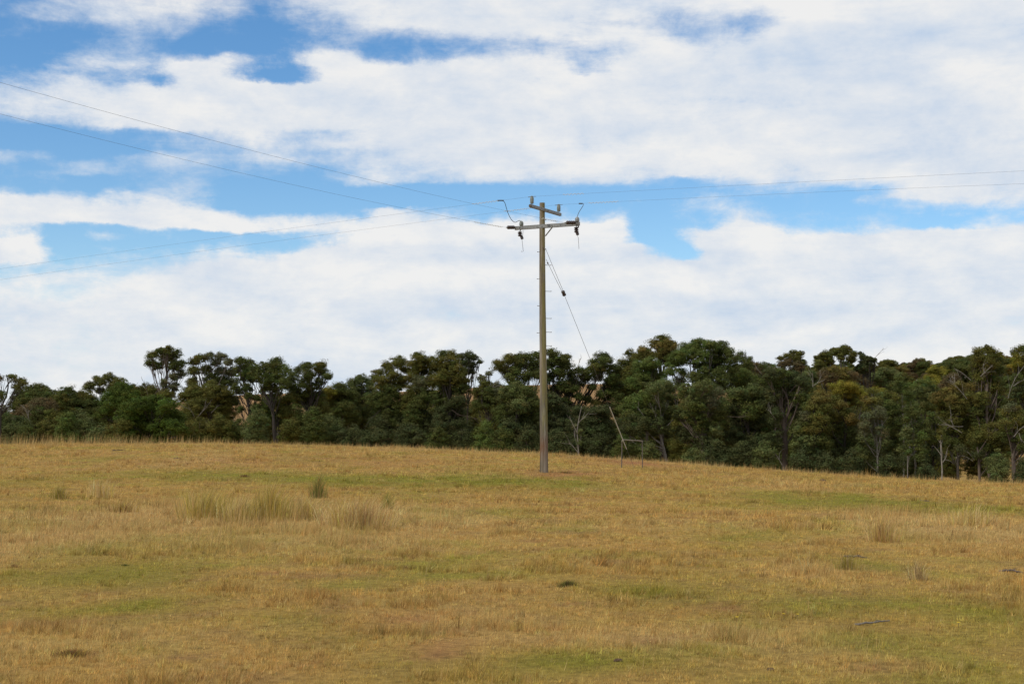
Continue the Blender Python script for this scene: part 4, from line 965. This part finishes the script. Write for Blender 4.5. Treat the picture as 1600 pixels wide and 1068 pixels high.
tree('small dark tree jutting right above the notch of sky', 728, 140, 'bd', [(722, 557, 7, 5), (733, 555, 8, 5), (742, 558, 6, 5), (750, 565, 3, 3), (728, 567, 10, 6), (740, 570, 7, 5), (736, 580, 6, 5), (726, 580, 8, 7)], dens=.8, sub=.24, tr=.12)
tree('sparse grey twiggy tree in the notch left of the umbrella crown', 762, 138, 'gy', [(754, 590, 7, 4), (764, 583, 5, 3), (757, 600, 10, 5, 'ol'), (775, 602, 7, 4), (746, 612, 10, 6, 'ol'), (764, 614, 14, 8, 'dk'), (780, 612, 10, 6, 'gy'), (770, 628, 18, 9, 'dk'), (748, 632, 10, 8, 'dk'), (785, 635, 14, 10, 'dk')], dens=.7, sub=.22, bare=[[(770, 605), (776, 595), (785, 588)], [(772, 605), (782, 600)]])
tree('umbrella shaped tree with dense flat topped crown left of the pole', 815, 122, 'dk', [(780, 568, 9, 6, 'ol'), (795, 560, 11, 5, 'ol'), (788, 576, 11, 6, 'ol'), (810, 557, 8, 4), (824, 561, 12, 7), (840, 556, 11, 6), (808, 569, 12, 7, 'ol'), (830, 574, 13, 8), (848, 569, 10, 8), (804, 582, 12, 7), (825, 587, 11, 6), (845, 585, 9, 7), (800, 594, 9, 5)],
     trunk=[(818, 700), (817, 660), (815, 630), (812, 608)], tr=.2)
tree('dark tree with ragged top just right of the pole', 870, 124, 'dk', [(862, 551, 9, 5), (873, 560, 10, 7), (884, 557, 6, 4, 'ol'), (862, 566, 12, 8), (882, 570, 11, 7), (873, 583, 13, 7), (857, 590, 8, 6), (892, 583, 8, 5), (904, 578, 8, 5), (913, 585, 7, 5), (893, 595, 9, 5), (878, 600, 12, 6), (865, 612, 14, 7), (888, 612, 9, 6), (882, 626, 9, 6), (898, 606, 6, 4), (893, 632, 6, 4, 'ol'), (903, 618, 4, 3)],
     trunk=[(872, 700), (870, 660), (870, 625), (871, 600)], tr=.18, bare=[[(897, 578), (897, 568), (895, 561)], [(902, 576), (905, 566), (906, 560)], [(888, 640), (886, 650), (882, 652)]])
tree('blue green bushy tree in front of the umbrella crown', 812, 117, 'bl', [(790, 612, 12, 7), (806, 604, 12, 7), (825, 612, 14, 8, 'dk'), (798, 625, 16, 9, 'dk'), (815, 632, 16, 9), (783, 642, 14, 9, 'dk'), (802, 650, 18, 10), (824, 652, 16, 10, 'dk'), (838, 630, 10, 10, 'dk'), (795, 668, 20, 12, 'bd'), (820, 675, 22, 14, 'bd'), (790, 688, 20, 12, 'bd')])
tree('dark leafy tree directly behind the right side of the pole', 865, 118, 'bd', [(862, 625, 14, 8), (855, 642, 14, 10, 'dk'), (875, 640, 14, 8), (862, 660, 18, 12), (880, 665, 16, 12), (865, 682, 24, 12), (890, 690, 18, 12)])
tree('spreading dark crown reaching over the bare hill gap right of the pole', 915, 126, 'dk', [(940, 557, 10, 4, 'bd'), (927, 566, 8, 5), (946, 566, 12, 6), (935, 575, 12, 6, 'ol'), (957, 577, 12, 6), (921, 578, 8, 5), (918, 590, 9, 5), (935, 588, 9, 5, 'ol'), (957, 590, 11, 6), (950, 599, 8, 5), (966, 603, 10, 6), (905, 600, 6, 4), (955, 612, 9, 6), (947, 622, 7, 5), (966, 622, 9, 8), (925, 604, 4, 3), (932, 628, 5, 3, 'ol'), (945, 608, 6, 4), (938, 616, 5, 3), (918, 622, 5, 4), (952, 634, 8, 5), (965, 640, 9, 6)],
     trunk=[(913, 712), (912, 680), (905, 645), (905, 628), (917, 616), (925, 602)], tr=.15)
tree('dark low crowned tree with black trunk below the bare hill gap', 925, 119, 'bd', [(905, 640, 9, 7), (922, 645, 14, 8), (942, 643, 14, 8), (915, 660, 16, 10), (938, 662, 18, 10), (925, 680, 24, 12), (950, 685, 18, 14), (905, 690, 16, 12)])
tree('slender pale grey sapling trunk in front of the dark trees', 903, 112, 'gy', [(898, 668, 6, 5), (905, 690, 6, 6, 'bl'), (908, 675, 5, 5, 'bl')], trunk=[(904, 715), (903, 690), (902, 672), (905, 652), (909, 634)], tr=.055, bark=PALEB, dens=.6, sub=.2, name='sapling', cat='sapling', bare=[[(904, 660), (912, 652), (919, 645)], [(902, 676), (897, 666), (892, 655)], [(903, 706), (896, 698), (888, 690)]], group='slender pale trunks at the front of the treeline')
tree('olive tree between the dark spreading crown and the ochre topped tree', 985, 131, 'ol', [(984, 553, 8, 5), (992, 560, 9, 6), (974, 568, 10, 6), (989, 575, 12, 7), (970, 580, 9, 6), (965, 592, 12, 6), (984, 590, 14, 7), (972, 604, 14, 7, 'dk'), (988, 606, 12, 8, 'dk'), (975, 620, 14, 8, 'dk')])
tree('tallest tree with rust ochre crown and bare trunk gap', 1032, 128, 'oc', [(1034, 530, 10, 4, 'ol'), (1023, 537, 10, 6), (1044, 537, 10, 6), (1052, 541, 5, 5), (1033, 544, 12, 6), (1006, 547, 8, 5), (1015, 555, 12, 7, 'ol'), (1036, 556, 14, 6), (1000, 556, 9, 6, 'ol'), (1050, 552, 8, 5)],
     trunk=[(1034, 715), (1034, 640), (1033, 600), (1032, 570), (1030, 550)], tr=.18)
tree('blue green clumped tree below the ochre crown', 1008, 124, 'gr', [(1020, 566, 12, 6), (1000, 572, 14, 7), (1018, 578, 12, 6), (1002, 587, 14, 7), (1022, 592, 12, 6), (990, 598, 12, 7), (1010, 602, 14, 7, 'bl'), (1035, 585, 8, 6)])
tree('great rounded green dome, the widest crown in the treeline', 1100, 121, 'gr', [(1072, 542, 11, 6), (1090, 538, 13, 5), (1108, 540, 12, 5), (1125, 541, 12, 5, 'dk'), (1138, 549, 9, 6, 'dk'), (1060, 554, 12, 6), (1080, 553, 14, 6), (1100, 553, 14, 7), (1120, 556, 15, 7, 'dk'), (1142, 561, 10, 8, 'dk'), (1048, 565, 9, 6), (1066, 565, 9, 5), (1093, 568, 12, 6), (1118, 571, 15, 7), (1140, 575, 9, 8, 'dk'), (1050, 578, 9, 5), (1100, 583, 13, 6, 'dk'), (1125, 586, 14, 7, 'dk'), (1066, 580, 8, 6), (1082, 590, 11, 7, 'dk'), (1062, 594, 10, 6, 'dk'), (1104, 596, 12, 7, 'dk'), (1125, 600, 12, 7, 'bd')],
     trunk=[(1100, 715), (1098, 650), (1094, 615), (1090, 590)], tr=.24)
tree('dark shoulder tree right of the great green dome', 1160, 134, 'dk', [(1156, 556, 9, 5), (1168, 561, 7, 5), (1160, 568, 12, 7), (1172, 570, 6, 6), (1158, 580, 12, 7)])
tree('wide low limbed blue green tree behind the pipe frame, pale trunk', 1037, 112, 'bl', [(1040, 600, 13, 6), (1022, 607, 12, 6), (1053, 606, 9, 6), (1010, 618, 12, 6, 'gr'), (1034, 616, 12, 7), (1048, 622, 10, 6), (990, 626, 12, 6, 'gr'), (1000, 638, 14, 7, 'gr'), (1022, 632, 14, 8), (975, 638, 9, 6, 'gr'), (985, 650, 14, 8, 'dk'), (1012, 650, 18, 8, 'dk'), (1038, 645, 12, 8, 'dk'), (995, 664, 20, 8, 'bd'), (1025, 665, 20, 8, 'bd'), (975, 670, 12, 8, 'bd')],
     trunk=[(1041, 726), (1039, 710), (1035, 692), (1030, 675)], tr=.15, bark=M_BARK_PALE)
tree('blue green tree with domed tiers right of the pipe frame', 1098, 111, 'bl', [(1072, 606, 10, 5), (1090, 606, 10, 5), (1104, 602, 9, 5), (1066, 618, 9, 6, 'gr'), (1082, 620, 12, 7), (1100, 617, 12, 7), (1120, 614, 11, 7, 'gy'), (1108, 630, 14, 8, 'gy'), (1088, 635, 14, 8, 'dk'), (1056, 642, 9, 6), (1068, 650, 11, 6), (1128, 628, 9, 7), (1122, 645, 14, 8, 'dk'), (1090, 655, 18, 10, 'dk'), (1105, 668, 12, 5), (1118, 672, 9, 6), (1100, 690, 20, 12, 'bd'), (1070, 675, 16, 12, 'bd')], tr=.16, bark=BRN)
tree('green tree peeping between the dome and the dark shoulder', 1158, 125, 'gr', [(1146, 587, 9, 6), (1162, 583, 10, 6), (1174, 590, 8, 6), (1150, 598, 12, 6), (1168, 600, 12, 7, 'dk'), (1140, 604, 8, 6, 'dk')])
tree('dark tree with teal tinged flat tiers right of the domed tiers', 1168, 113, 'bl', [(1145, 614, 9, 5), (1158, 612, 10, 6), (1176, 608, 12, 5), (1192, 612, 9, 6), (1150, 624, 12, 6, 'dk'), (1170, 621, 14, 7), (1190, 624, 10, 7, 'dk'), (1150, 640, 14, 8, 'bd'), (1178, 640, 18, 9, 'dk'), (1160, 658, 20, 10, 'bd'), (1185, 662, 16, 12, 'bd'), (1150, 680, 20, 12, 'bd'), (1180, 690, 18, 14, 'bd')], bare=[[(1136, 650), (1152, 651), (1165, 648)]], dead_mat=BRN)
tree('rusty topped tree with bare white twigs', 1188, 150, 'rs', [(1172, 570, 9, 4), (1182, 574, 11, 6), (1196, 572, 8, 4, 'dk'), (1190, 583, 14, 7), (1206, 580, 9, 7), (1178, 590, 12, 7, 'ol')], bare=[[(1190, 584), (1184, 577), (1179, 568)], [(1206, 586), (1205, 577), (1202, 572)], [(1208, 582), (1210, 574)]])
tree('small open crowned tree standing above the ridge of trees', 1240, 151, 'ol', [(1219, 559, 5, 4), (1232, 556, 7, 5), (1240, 551, 6, 3), (1252, 552, 5, 4), (1246, 560, 9, 5), (1254, 566, 6, 5), (1232, 566, 8, 5, 'rs'), (1222, 570, 8, 5, 'rs'), (1245, 573, 12, 6, 'rs')], dens=.7, sub=.22)
tree('large dark tree with thick brown trunk and a leaning dead topped limb', 1226, 112, 'bd', [(1205, 584, 12, 7), (1222, 582, 11, 6, 'dk'), (1238, 585, 10, 7), (1252, 594, 10, 7), (1200, 598, 12, 8, 'dk'), (1218, 598, 12, 7, 'dk'), (1240, 604, 14, 8), (1260, 604, 8, 6, 'bl'), (1205, 615, 14, 8), (1225, 618, 12, 8), (1248, 620, 12, 8, 'dk'), (1196, 632, 12, 9), (1212, 645, 12, 10), (1245, 640, 9, 8), (1200, 665, 12, 9, 'bl'), (1212, 680, 10, 10), (1195, 690, 12, 14), (1205, 621, 3, 3, 'ye')],
     trunk=[(1227, 738), (1226, 715), (1227, 690), (1224, 660), (1219, 635), (1217, 610)], tr=.26, bark=BRN,
     bare=[[(1270, 604), (1270, 592), (1269, 582)], [(1271, 602), (1278, 597), (1283, 588)], [(1222, 726), (1214, 712), (1207, 704)], [(1212, 655), (1205, 645), (1202, 635)]])
tree('flat umbrella topped tree on the ridge with sky through its limbs', 1312, 156, 'ol', [(1281, 560, 9, 5), (1292, 554, 9, 4), (1305, 549, 9, 4), (1320, 547, 10, 3), (1332, 553, 6, 5), (1279, 569, 10, 6), (1296, 563, 7, 4), (1314, 557, 6, 4), (1330, 562, 6, 5), (1290, 575, 10, 5)], dens=.9, sub=.22, tr=.14, bark=PALEB)
tree('thin dark tree with a bare leaning twig on the ridge', 1352, 156, 'bd', [(1345, 553, 4, 4), (1350, 559, 7, 5), (1358, 560, 5, 4), (1366, 563, 5, 4), (1352, 568, 10, 6), (1345, 576, 10, 6)], dens=.7, sub=.18, tr=.07, bare=[[(1366, 560), (1373, 552), (1381, 544)]])
tree('burnt orange crowned tree in the middle of the right woods', 1308, 146, 'oc', [(1288, 583, 10, 5, 'rs'), (1302, 579, 9, 4), (1318, 580, 9, 5), (1332, 585, 9, 5, 'rs'), (1296, 591, 12, 5, 'rs'), (1316, 591, 12, 6)])
tree('bright yellow green cushion crowned tree, right woods', 1325, 135, 'ye', [(1304, 604, 8, 4), (1318, 602, 9, 4), (1332, 603, 8, 4), (1344, 611, 7, 4), (1310, 613, 9, 5), (1326, 612, 10, 5), (1338, 619, 9, 5), (1330, 626, 12, 6, 'ol'), (1314, 624, 10, 6, 'ol'), (1344, 628, 7, 6, 'ol')])
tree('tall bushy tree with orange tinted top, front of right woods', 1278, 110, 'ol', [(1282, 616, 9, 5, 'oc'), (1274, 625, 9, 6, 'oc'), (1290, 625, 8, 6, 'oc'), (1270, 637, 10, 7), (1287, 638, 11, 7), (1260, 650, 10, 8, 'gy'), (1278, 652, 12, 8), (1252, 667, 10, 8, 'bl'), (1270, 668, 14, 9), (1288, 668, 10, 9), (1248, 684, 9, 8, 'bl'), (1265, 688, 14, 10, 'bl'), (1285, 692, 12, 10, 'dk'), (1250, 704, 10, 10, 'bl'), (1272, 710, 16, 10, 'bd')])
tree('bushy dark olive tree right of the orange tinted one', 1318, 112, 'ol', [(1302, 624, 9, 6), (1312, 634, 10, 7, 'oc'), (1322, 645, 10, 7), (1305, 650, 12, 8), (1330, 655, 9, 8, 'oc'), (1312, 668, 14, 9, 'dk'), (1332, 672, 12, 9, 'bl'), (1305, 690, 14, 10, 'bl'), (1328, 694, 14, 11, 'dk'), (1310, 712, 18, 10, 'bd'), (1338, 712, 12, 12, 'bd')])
tree('tapering grey green tree with a slim pale trunk, left of two', 1371, 110, 'ol', [(1362, 613, 7, 6), (1355, 624, 8, 6, 'oc'), (1368, 626, 8, 6), (1360, 638, 12, 7), (1374, 644, 10, 7, 'gy'), (1355, 652, 11, 8, 'gy'), (1368, 660, 13, 8, 'gy'), (1352, 668, 10, 9, 'gy'), (1374, 674, 10, 8, 'gy'), (1350, 688, 10, 9, 'bl'), (1346, 706, 10, 10, 'bl'), (1362, 705, 8, 10, 'bd')],
     trunk=[(1372, 745), (1371, 715), (1370, 685), (1368, 660)], tr=.085, bark=PALEB)
tree('dark green narrow tree right of the slim pale trunk', 1396, 113, 'dk', [(1388, 616, 8, 5, 'ol'), (1398, 622, 9, 6, 'ol'), (1390, 632, 10, 7), (1403, 640, 9, 8), (1390, 650, 12, 8), (1405, 660, 10, 9), (1392, 672, 13, 9), (1388, 692, 12, 10, 'bl'), (1405, 690, 12, 12), (1395, 712, 18, 12, 'bd')])
tree('rounded blue green crown in the middle distance of right woods', 1445, 128, 'bl', [(1436, 599, 9, 5, 'gr'), (1450, 597, 9, 4, 'gr'), (1440, 609, 12, 6), (1456, 608, 9, 6), (1434, 620, 12, 7), (1452, 621, 12, 7), (1440, 634, 14, 8), (1458, 636, 9, 8)])
tree('tall thin green tree with pale bare stem showing high up', 1408, 118, 'dk', [(1404, 594, 7, 6), (1416, 604, 7, 7, 'gr'), (1400, 610, 7, 7), (1420, 620, 8, 8, 'gr'), (1402, 628, 6, 8)], trunk=[(1412, 745), (1412, 680), (1411, 640), (1409, 612), (1408, 600)], tr=.07, bark=PALEB)
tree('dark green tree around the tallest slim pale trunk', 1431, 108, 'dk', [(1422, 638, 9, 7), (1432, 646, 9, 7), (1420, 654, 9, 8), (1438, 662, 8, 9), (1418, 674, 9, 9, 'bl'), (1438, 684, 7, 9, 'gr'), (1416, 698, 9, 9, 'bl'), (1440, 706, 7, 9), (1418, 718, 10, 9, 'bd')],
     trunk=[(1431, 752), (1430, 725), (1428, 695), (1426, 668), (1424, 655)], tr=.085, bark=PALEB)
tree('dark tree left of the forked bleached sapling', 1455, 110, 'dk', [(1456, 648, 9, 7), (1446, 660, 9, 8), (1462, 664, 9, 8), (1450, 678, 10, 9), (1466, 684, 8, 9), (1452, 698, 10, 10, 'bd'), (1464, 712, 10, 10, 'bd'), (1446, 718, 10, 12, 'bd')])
tree('forked bleached sapling with bare side branches', 1472, 105, 'ol', [(1468, 684, 4, 4), (1470, 676, 4, 4)], trunk=[(1472, 755), (1472, 735), (1471, 715), (1470, 700), (1469, 684)], tr=.06, bark=M_DEAD, dens=.6, sub=.18, name='sapling', cat='sapling', bare=[[(1471, 712), (1466, 704), (1461, 698)], [(1473, 722), (1478, 714), (1480, 706)]], group='slender pale trunks at the front of the treeline')
tree('thin pale sapling between the two slim trunks', 1419, 105, 'dk', [(1419, 705, 5, 5), (1421, 692, 5, 6)], trunk=[(1419, 752), (1418, 735), (1418, 712)], tr=.045, bark=PALEB, dens=.6, sub=.18, name='sapling', cat='sapling', group='slender pale trunks at the front of the treeline')
tree('ochre tinted tree hung with bleached dead branches, right side', 1497, 113, 'ol', [(1466, 620, 10, 5, 'oc'), (1482, 612, 10, 5, 'oc'), (1498, 603, 9, 5, 'oc'), (1470, 632, 10, 6), (1488, 625, 12, 7, 'oc'), (1505, 620, 10, 8, 'oc'), (1478, 645, 12, 7), (1500, 640, 12, 8), (1492, 660, 13, 8), (1512, 658, 9, 8), (1480, 672, 10, 8, 'dk'), (1500, 678, 12, 8), (1490, 692, 12, 7, 'dk'), (1512, 690, 9, 7, 'ol')],
     trunk=[(1497, 755), (1496, 730), (1497, 700), (1499, 670)], tr=.1, bare=[[(1511, 623), (1502, 612), (1494, 603), (1487, 596), (1482, 593)], [(1492, 598), (1491, 588), (1492, 584)], [(1517, 594), (1508, 586), (1500, 580), (1492, 576)], [(1503, 676), (1490, 668), (1477, 662), (1467, 653)], [(1505, 666), (1492, 666), (1478, 663), (1462, 662)], [(1490, 666), (1486, 655), (1486, 645)]])
tree('tallest tree of the right woods with domed olive brown crown', 1545, 112, 'ol', [(1530, 550, 9, 4), (1543, 546, 9, 3), (1556, 552, 8, 5), (1526, 560, 9, 6), (1542, 560, 11, 7), (1560, 563, 8, 6, 'dk'), (1524, 572, 9, 6), (1545, 574, 12, 7), (1565, 577, 8, 7, 'dk'), (1530, 586, 10, 6), (1552, 590, 12, 7, 'dk'), (1520, 606, 10, 6, 'oc'), (1538, 606, 11, 6, 'oc'), (1555, 608, 11, 7), (1516, 620, 9, 7), (1535, 622, 13, 8), (1558, 626, 11, 8, 'dk'), (1525, 638, 12, 8, 'dk'), (1548, 642, 12, 8), (1530, 655, 12, 8, 'dk'), (1553, 660, 12, 8), (1538, 672, 13, 7), (1520, 682, 10, 7), (1550, 684, 10, 7, 'dk')],
     trunk=[(1549, 757), (1546, 735), (1543, 700), (1541, 650), (1542, 600)], tr=.2, bark=BRN, bare=[[(1532, 588), (1540, 580), (1546, 575), (1551, 571)], [(1538, 582), (1536, 574), (1537, 568)], [(1520, 720), (1511, 714), (1500, 711), (1491, 716)], [(1522, 718), (1515, 709), (1509, 704)]])
tree('lower spreading olive tree under the tallest right crown', 1530, 108, 'ol', [(1548, 668, 9, 5), (1562, 665, 9, 6), (1535, 680, 10, 6), (1555, 682, 12, 7), (1528, 692, 9, 6, 'dk'), (1545, 698, 11, 7, 'dk'), (1565, 698, 9, 8), (1556, 712, 12, 8, 'bl'), (1530, 708, 8, 6, 'bd'), (1548, 722, 10, 8, 'bl')], trunk=[(1531, 757), (1530, 735), (1529, 712), (1527, 698)], tr=.12, bark=BRN)
tree('yellow tinged tree at the right edge with a long bare limb', 1604, 118, 'ol', [(1588, 549, 7, 5), (1598, 545, 8, 4), (1606, 553, 9, 7), (1588, 560, 7, 6, 'ye'), (1600, 566, 10, 6), (1584, 572, 9, 5, 'ye'), (1598, 578, 10, 7), (1612, 575, 10, 8), (1590, 592, 9, 8, 'dk'), (1605, 598, 12, 9), (1590, 612, 10, 9, 'bd'), (1608, 618, 12, 9)],
     bare=[[(1575, 622), (1580, 605), (1587, 590), (1595, 578), (1602, 568)], [(1583, 603), (1592, 597), (1602, 592)]], dead_mat=PALEB)
tree('olive tree with pinkish tuft top and thick dark trunk at the right edge', 1585, 106, 'ol', [(1577, 635, 8, 4, 'gy'), (1590, 642, 9, 6), (1574, 646, 9, 6), (1586, 656, 10, 6), (1600, 655, 9, 8), (1572, 662, 9, 7), (1588, 670, 12, 7), (1604, 676, 10, 8), (1574, 680, 9, 7, 'dk'), (1592, 688, 10, 7, 'dk')],
     trunk=[(1585, 757), (1584, 735), (1583, 710), (1583, 690)], tr=.19, bark=BRN, bare=[[(1584, 682), (1592, 672), (1600, 665)], [(1592, 676), (1596, 690)]])
tree('slim dark tree standing in the gap of open field at right', 1497, 104, 'bd', [(1497, 700, 7, 5), (1503, 706, 6, 4)], trunk=[(1498, 757), (1497, 735), (1496, 710)], tr=.10, dens=.7)
# darker understorey shrubs along the foot of the treeline
SH = [('olive domed shrub near left edge', 72, 655, 15, 126, 'ol', 692), ('shrub left of the olive domed shrub', 42, 660, 12, 124, 'dk', 692), ('pointed bright green shrub, left of two', 104, 645, 15, 124, 'gr', 692), ('pointed grey green shrub, right of two', 132, 644, 14, 125, 'bl', 692),
      ('low teal shrub left of the big bush', 155, 664, 16, 123, 'bl', 692), ('small yellow olive shrub against the big bush', 173, 662, 8, 120, 'ol', 692),
      ('olive scrub right of the big bush', 312, 652, 22, 126, 'ol', 694), ('taller scrub right of the olive scrub', 342, 648, 18, 126, 'ol', 694), ('dark scrub below the hillside gap', 372, 655, 16, 127, 'dk', 694), ('blue green scrub left of the blackened trunk', 400, 640, 16, 122, 'bl', 696),
      ('dark olive scrub right of the blackened trunk', 455, 655, 17, 125, 'ol', 697), ('upright dark scrub left of centre group', 492, 638, 16, 124, 'dk', 698), ('upright blue scrub left of centre group', 520, 650, 16, 126, 'bl', 698), ('dark brush at foot of the blue green tree', 550, 665, 18, 124, 'bd', 700),
      ('dark brush under the first big olive tree', 590, 668, 20, 120, 'bd', 700), ('dark brush under the tallest olive tree', 640, 662, 22, 119, 'bd', 702), ('green dark brush with paler top', 685, 668, 16, 117, 'dk', 704), ('dark brush at the foot of the spreading olive tree', 722, 672, 16, 118, 'bd', 706),
      ('bright green bush with rounded twin top, left of the pole', 756, 660, 14, 116, 'gr', 708), ('green bush right of the twin topped bush', 784, 668, 16, 114, 'dk', 710), ('dark brush left of the pole foot', 825, 672, 16, 113, 'bd', 712), ('dark brush right of the pole foot', 880, 675, 18, 113, 'bd', 716),
      ('dark brush left of the pipe frame', 935, 680, 18, 114, 'bd', 720), ('dark brush behind the pipe frame', 975, 680, 16, 111, 'dk', 724), ('teal brush right of the pipe frame', 1015, 690, 14, 110, 'bl', 728), ('teal bush under the domed tiers', 1085, 700, 15, 108, 'bl', 732),
      ('dark brush below the domed tiers', 1120, 690, 18, 109, 'bd', 734), ('dark brush below the flat tiers', 1160, 690, 20, 109, 'bd', 738), ('grey green bush left of the thick brown trunk', 1195, 690, 12, 108, 'bl', 740), ('dark brush right of the thick brown trunk', 1250, 705, 14, 107, 'bd', 744),
      ('dark brush under the orange tinted tree', 1285, 705, 18, 107, 'bd', 746), ('dark brush under the dark olive tree', 1328, 705, 18, 107, 'bd', 748), ('dark brush between the slim trunks', 1390, 712, 18, 107, 'bd', 752), ('dark brush right of the tallest slim trunk', 1448, 720, 14, 107, 'bd', 756),
      ('dark teal brush between trunks right of the open gap', 1560, 705, 10, 104, 'bl', 762), ('low brush at the right edge', 1604, 715, 12, 104, 'bd', 762)]
_p = 8
while _p < 1600:
    gap_ = (352 < _p < 408) or (1484 < _p < 1526) or (1562 < _p < 1582)
    top_ = float(np.interp(_p, [0, 200, 420, 480, 860, 900, 950, 1000, 1300, 1600], [640, 640, 640, 628, 620, 648, 648, 620, 640, 650])) + rng.uniform(-5, 6)
    if not gap_: SH.append(('dense dark scrub filling the back of the treeline', _p, top_, 17, 150 + rng.uniform(-4, 6), ['dk', 'bd', 'ol', 'bd'][int(rng.integers(0, 4))], 712 if _p < 900 else 740))
    _p += 23 + rng.uniform(-3, 3)
for lb, px, top, wid, Yd, col, bot in SH: shrub(lb, px, top, wid, Yd, col, .8, bot)
tree('big deep green rounded bush, the brightest foliage at left', 242, 106, 'br', [(205, 636, 16, 7), (222, 630, 14, 7), (242, 626, 15, 6), (262, 632, 14, 7), (195, 650, 14, 8), (215, 646, 16, 8), (238, 642, 16, 8), (260, 646, 15, 8), (278, 650, 12, 7), (190, 665, 14, 9, 'ol'), (208, 662, 15, 9), (230, 660, 16, 9), (252, 662, 16, 9), (275, 665, 14, 9), (292, 668, 10, 9, 'ol'), (200, 680, 16, 9), (225, 680, 18, 9), (252, 682, 18, 9), (280, 684, 16, 9), (300, 684, 8, 8, 'ol')], name='bush', cat='bush', group='shrubs under the trees', tr=.08, fork=.2)

# ------------------------------------------------------------------ wooded hillside behind: copies of a few proto trees
def proto(col, seed_shape):
    root = empty('hillside_tree', (0, 0, -500)); C_, R_, K_ = [], [], []
    H = 9.0; n = 16
    for i in range(n):
        a = rng.random() * 6.283; f = rng.random() ** .6; zz = rng.random()
        if seed_shape == 0: rr = 3.4 * math.sqrt(1 - zz * zz * .9) * f; z0 = H * (.42 + .52 * zz)
        elif seed_shape == 1: rr = 3.8 * f; z0 = H * (.62 + .30 * (1 - f * f) + .05 * rng.random())
        else: rr = 2.2 * (1 - zz * .6) * f; z0 = H * (.3 + .68 * zz)
        C_.append(np.array([math.cos(a) * rr, math.sin(a) * rr, z0])); r = rng.uniform(.9, 1.5); R_.append((r, r, r * .62)); K_.append(PAL[col])
    LV, LC = leaf_cloud(C_, R_, K_, .9, .19, .42)
    mesh_np('crown', LV, np.arange(len(LV)).reshape(-1, 4), 4, M_LEAF, root, tint=LC, smooth=False)
    m = MB(); Q = smooth_curve([(0, 0, -.5), (.15, .1, H * .25), (0, 0, H * .5), (.1, 0, H * .85)], 16); m.tube(Q, np.linspace(.22, .06, len(Q)), 8, cap=False)
    for c in C_: limb(m, Q[6], c, .09, .025)
    m.build('trunk', M_BARK_BROWN, root)
    return root
PR = {}
for key in ('dk', 'ol', 'rs', 'gr', 'ye', 'bl', 'oc'):
    for sh_ in ((0, 1) if key in ('dk', 'ol') else (0,)): PR[(key, sh_)] = proto(key, sh_)
NAMES = {'dk': 'dark green', 'ol': 'olive', 'rs': 'rusty brown', 'gr': 'fresh green', 'ye': 'yellow green', 'bl': 'blue green', 'oc': 'ochre'}
used = set()
def hill_tree(px, Yd, key, sh_, sc, label):
    src = PR[(key, sh_)]; x = (px - 800) / F * Yd; z = gz(x, Yd)
    top_py = float(np.interp(px, [0, 1150, 1250, 1340, 1400, 1450, 1500, 1600], [640, 570, 568, 562, 563, 556, 553, 550])) + abs(rng.normal(0, 7))
    sc = max(.35, min(sc, (at(px, top_py, Yd)[2] - z) / 9.4))
    r = src if (key, sh_) not in used else None
    if r is None:
        r = src.copy(); COL.objects.link(r)
        for ch in src.children:
            c = ch.copy(); COL.objects.link(c); c.parent = r
    used.add((key, sh_))
    r.location = (x, Yd, z); r.rotation_euler = (0, 0, rng.random() * 6.283); r.scale = (sc, sc, sc * rng.uniform(.88, 1.08))
    tag(r, label, 'tree', 'trees on the wooded hillside behind')
keys = ['dk', 'dk', 'ol', 'ol', 'gr', 'bl', 'rs', 'oc', 'ye', 'dk', 'ol']
for Yd, step, x0, x1, sc in ((168, 34, 1150, 1640, .86), (190, 30, 1180, 1640, .9), (215, 27, 1190, 1640, .92), (245, 26, 1200, 1640, .95), (280, 24, 1200, 1640, 1.0), (320, 21, 1180, 1640, 1.05), (365, 18, 1160, 1640, 1.1), (410, 16, 1150, 1640, 1.12), (450, 14, 1150, 1640, 1.1)):
    px = x0
    while px < x1:
        p_ = px + rng.uniform(-8, 8); open_gap = Yd < 215 and (1488 < p_ < 1530 or 1565 < p_ < 1580)
        if not open_gap:
            key = keys[int(rng.integers(0, len(keys)))]; sh_ = int(rng.integers(0, 2)) if key in ('dk', 'ol') else 0
            band = 'lower slope' if Yd < 220 else ('middle slope' if Yd < 340 else 'skyline')
            hill_tree(p_, Yd + rng.uniform(-8, 8), key, sh_, sc * rng.uniform(.8, 1.12), '%s %stree on the %s of the wooded hill at right' % (NAMES[key], 'flat topped ' if sh_ else '', band))
        px += step * rng.uniform(.8, 1.2)
for px, Yd, key in ((150, 300, 'dk'), (60, 280, 'ol'), (230, 320, 'dk'), (300, 300, 'ol'), (540, 260, 'dk'), (580, 300, 'ol'), (620, 240, 'dk'), (680, 250, 'dk'), (770, 260, 'ol'), (810, 280, 'dk'), (1000, 260, 'dk'), (1050, 240, 'ol'), (1110, 250, 'dk'), (470, 300, 'ol'), (20, 210, 'dk'), (100, 200, 'dk')):
    hill_tree(px, Yd, key, 0, .7, '%s tree far behind the front treeline, left of the wooded hill' % NAMES[key])
for k4, r in list(PR.items()):
    if k4 not in used:
        for ch in list(r.children): bpy.data.objects.remove(ch)
        bpy.data.objects.remove(r)
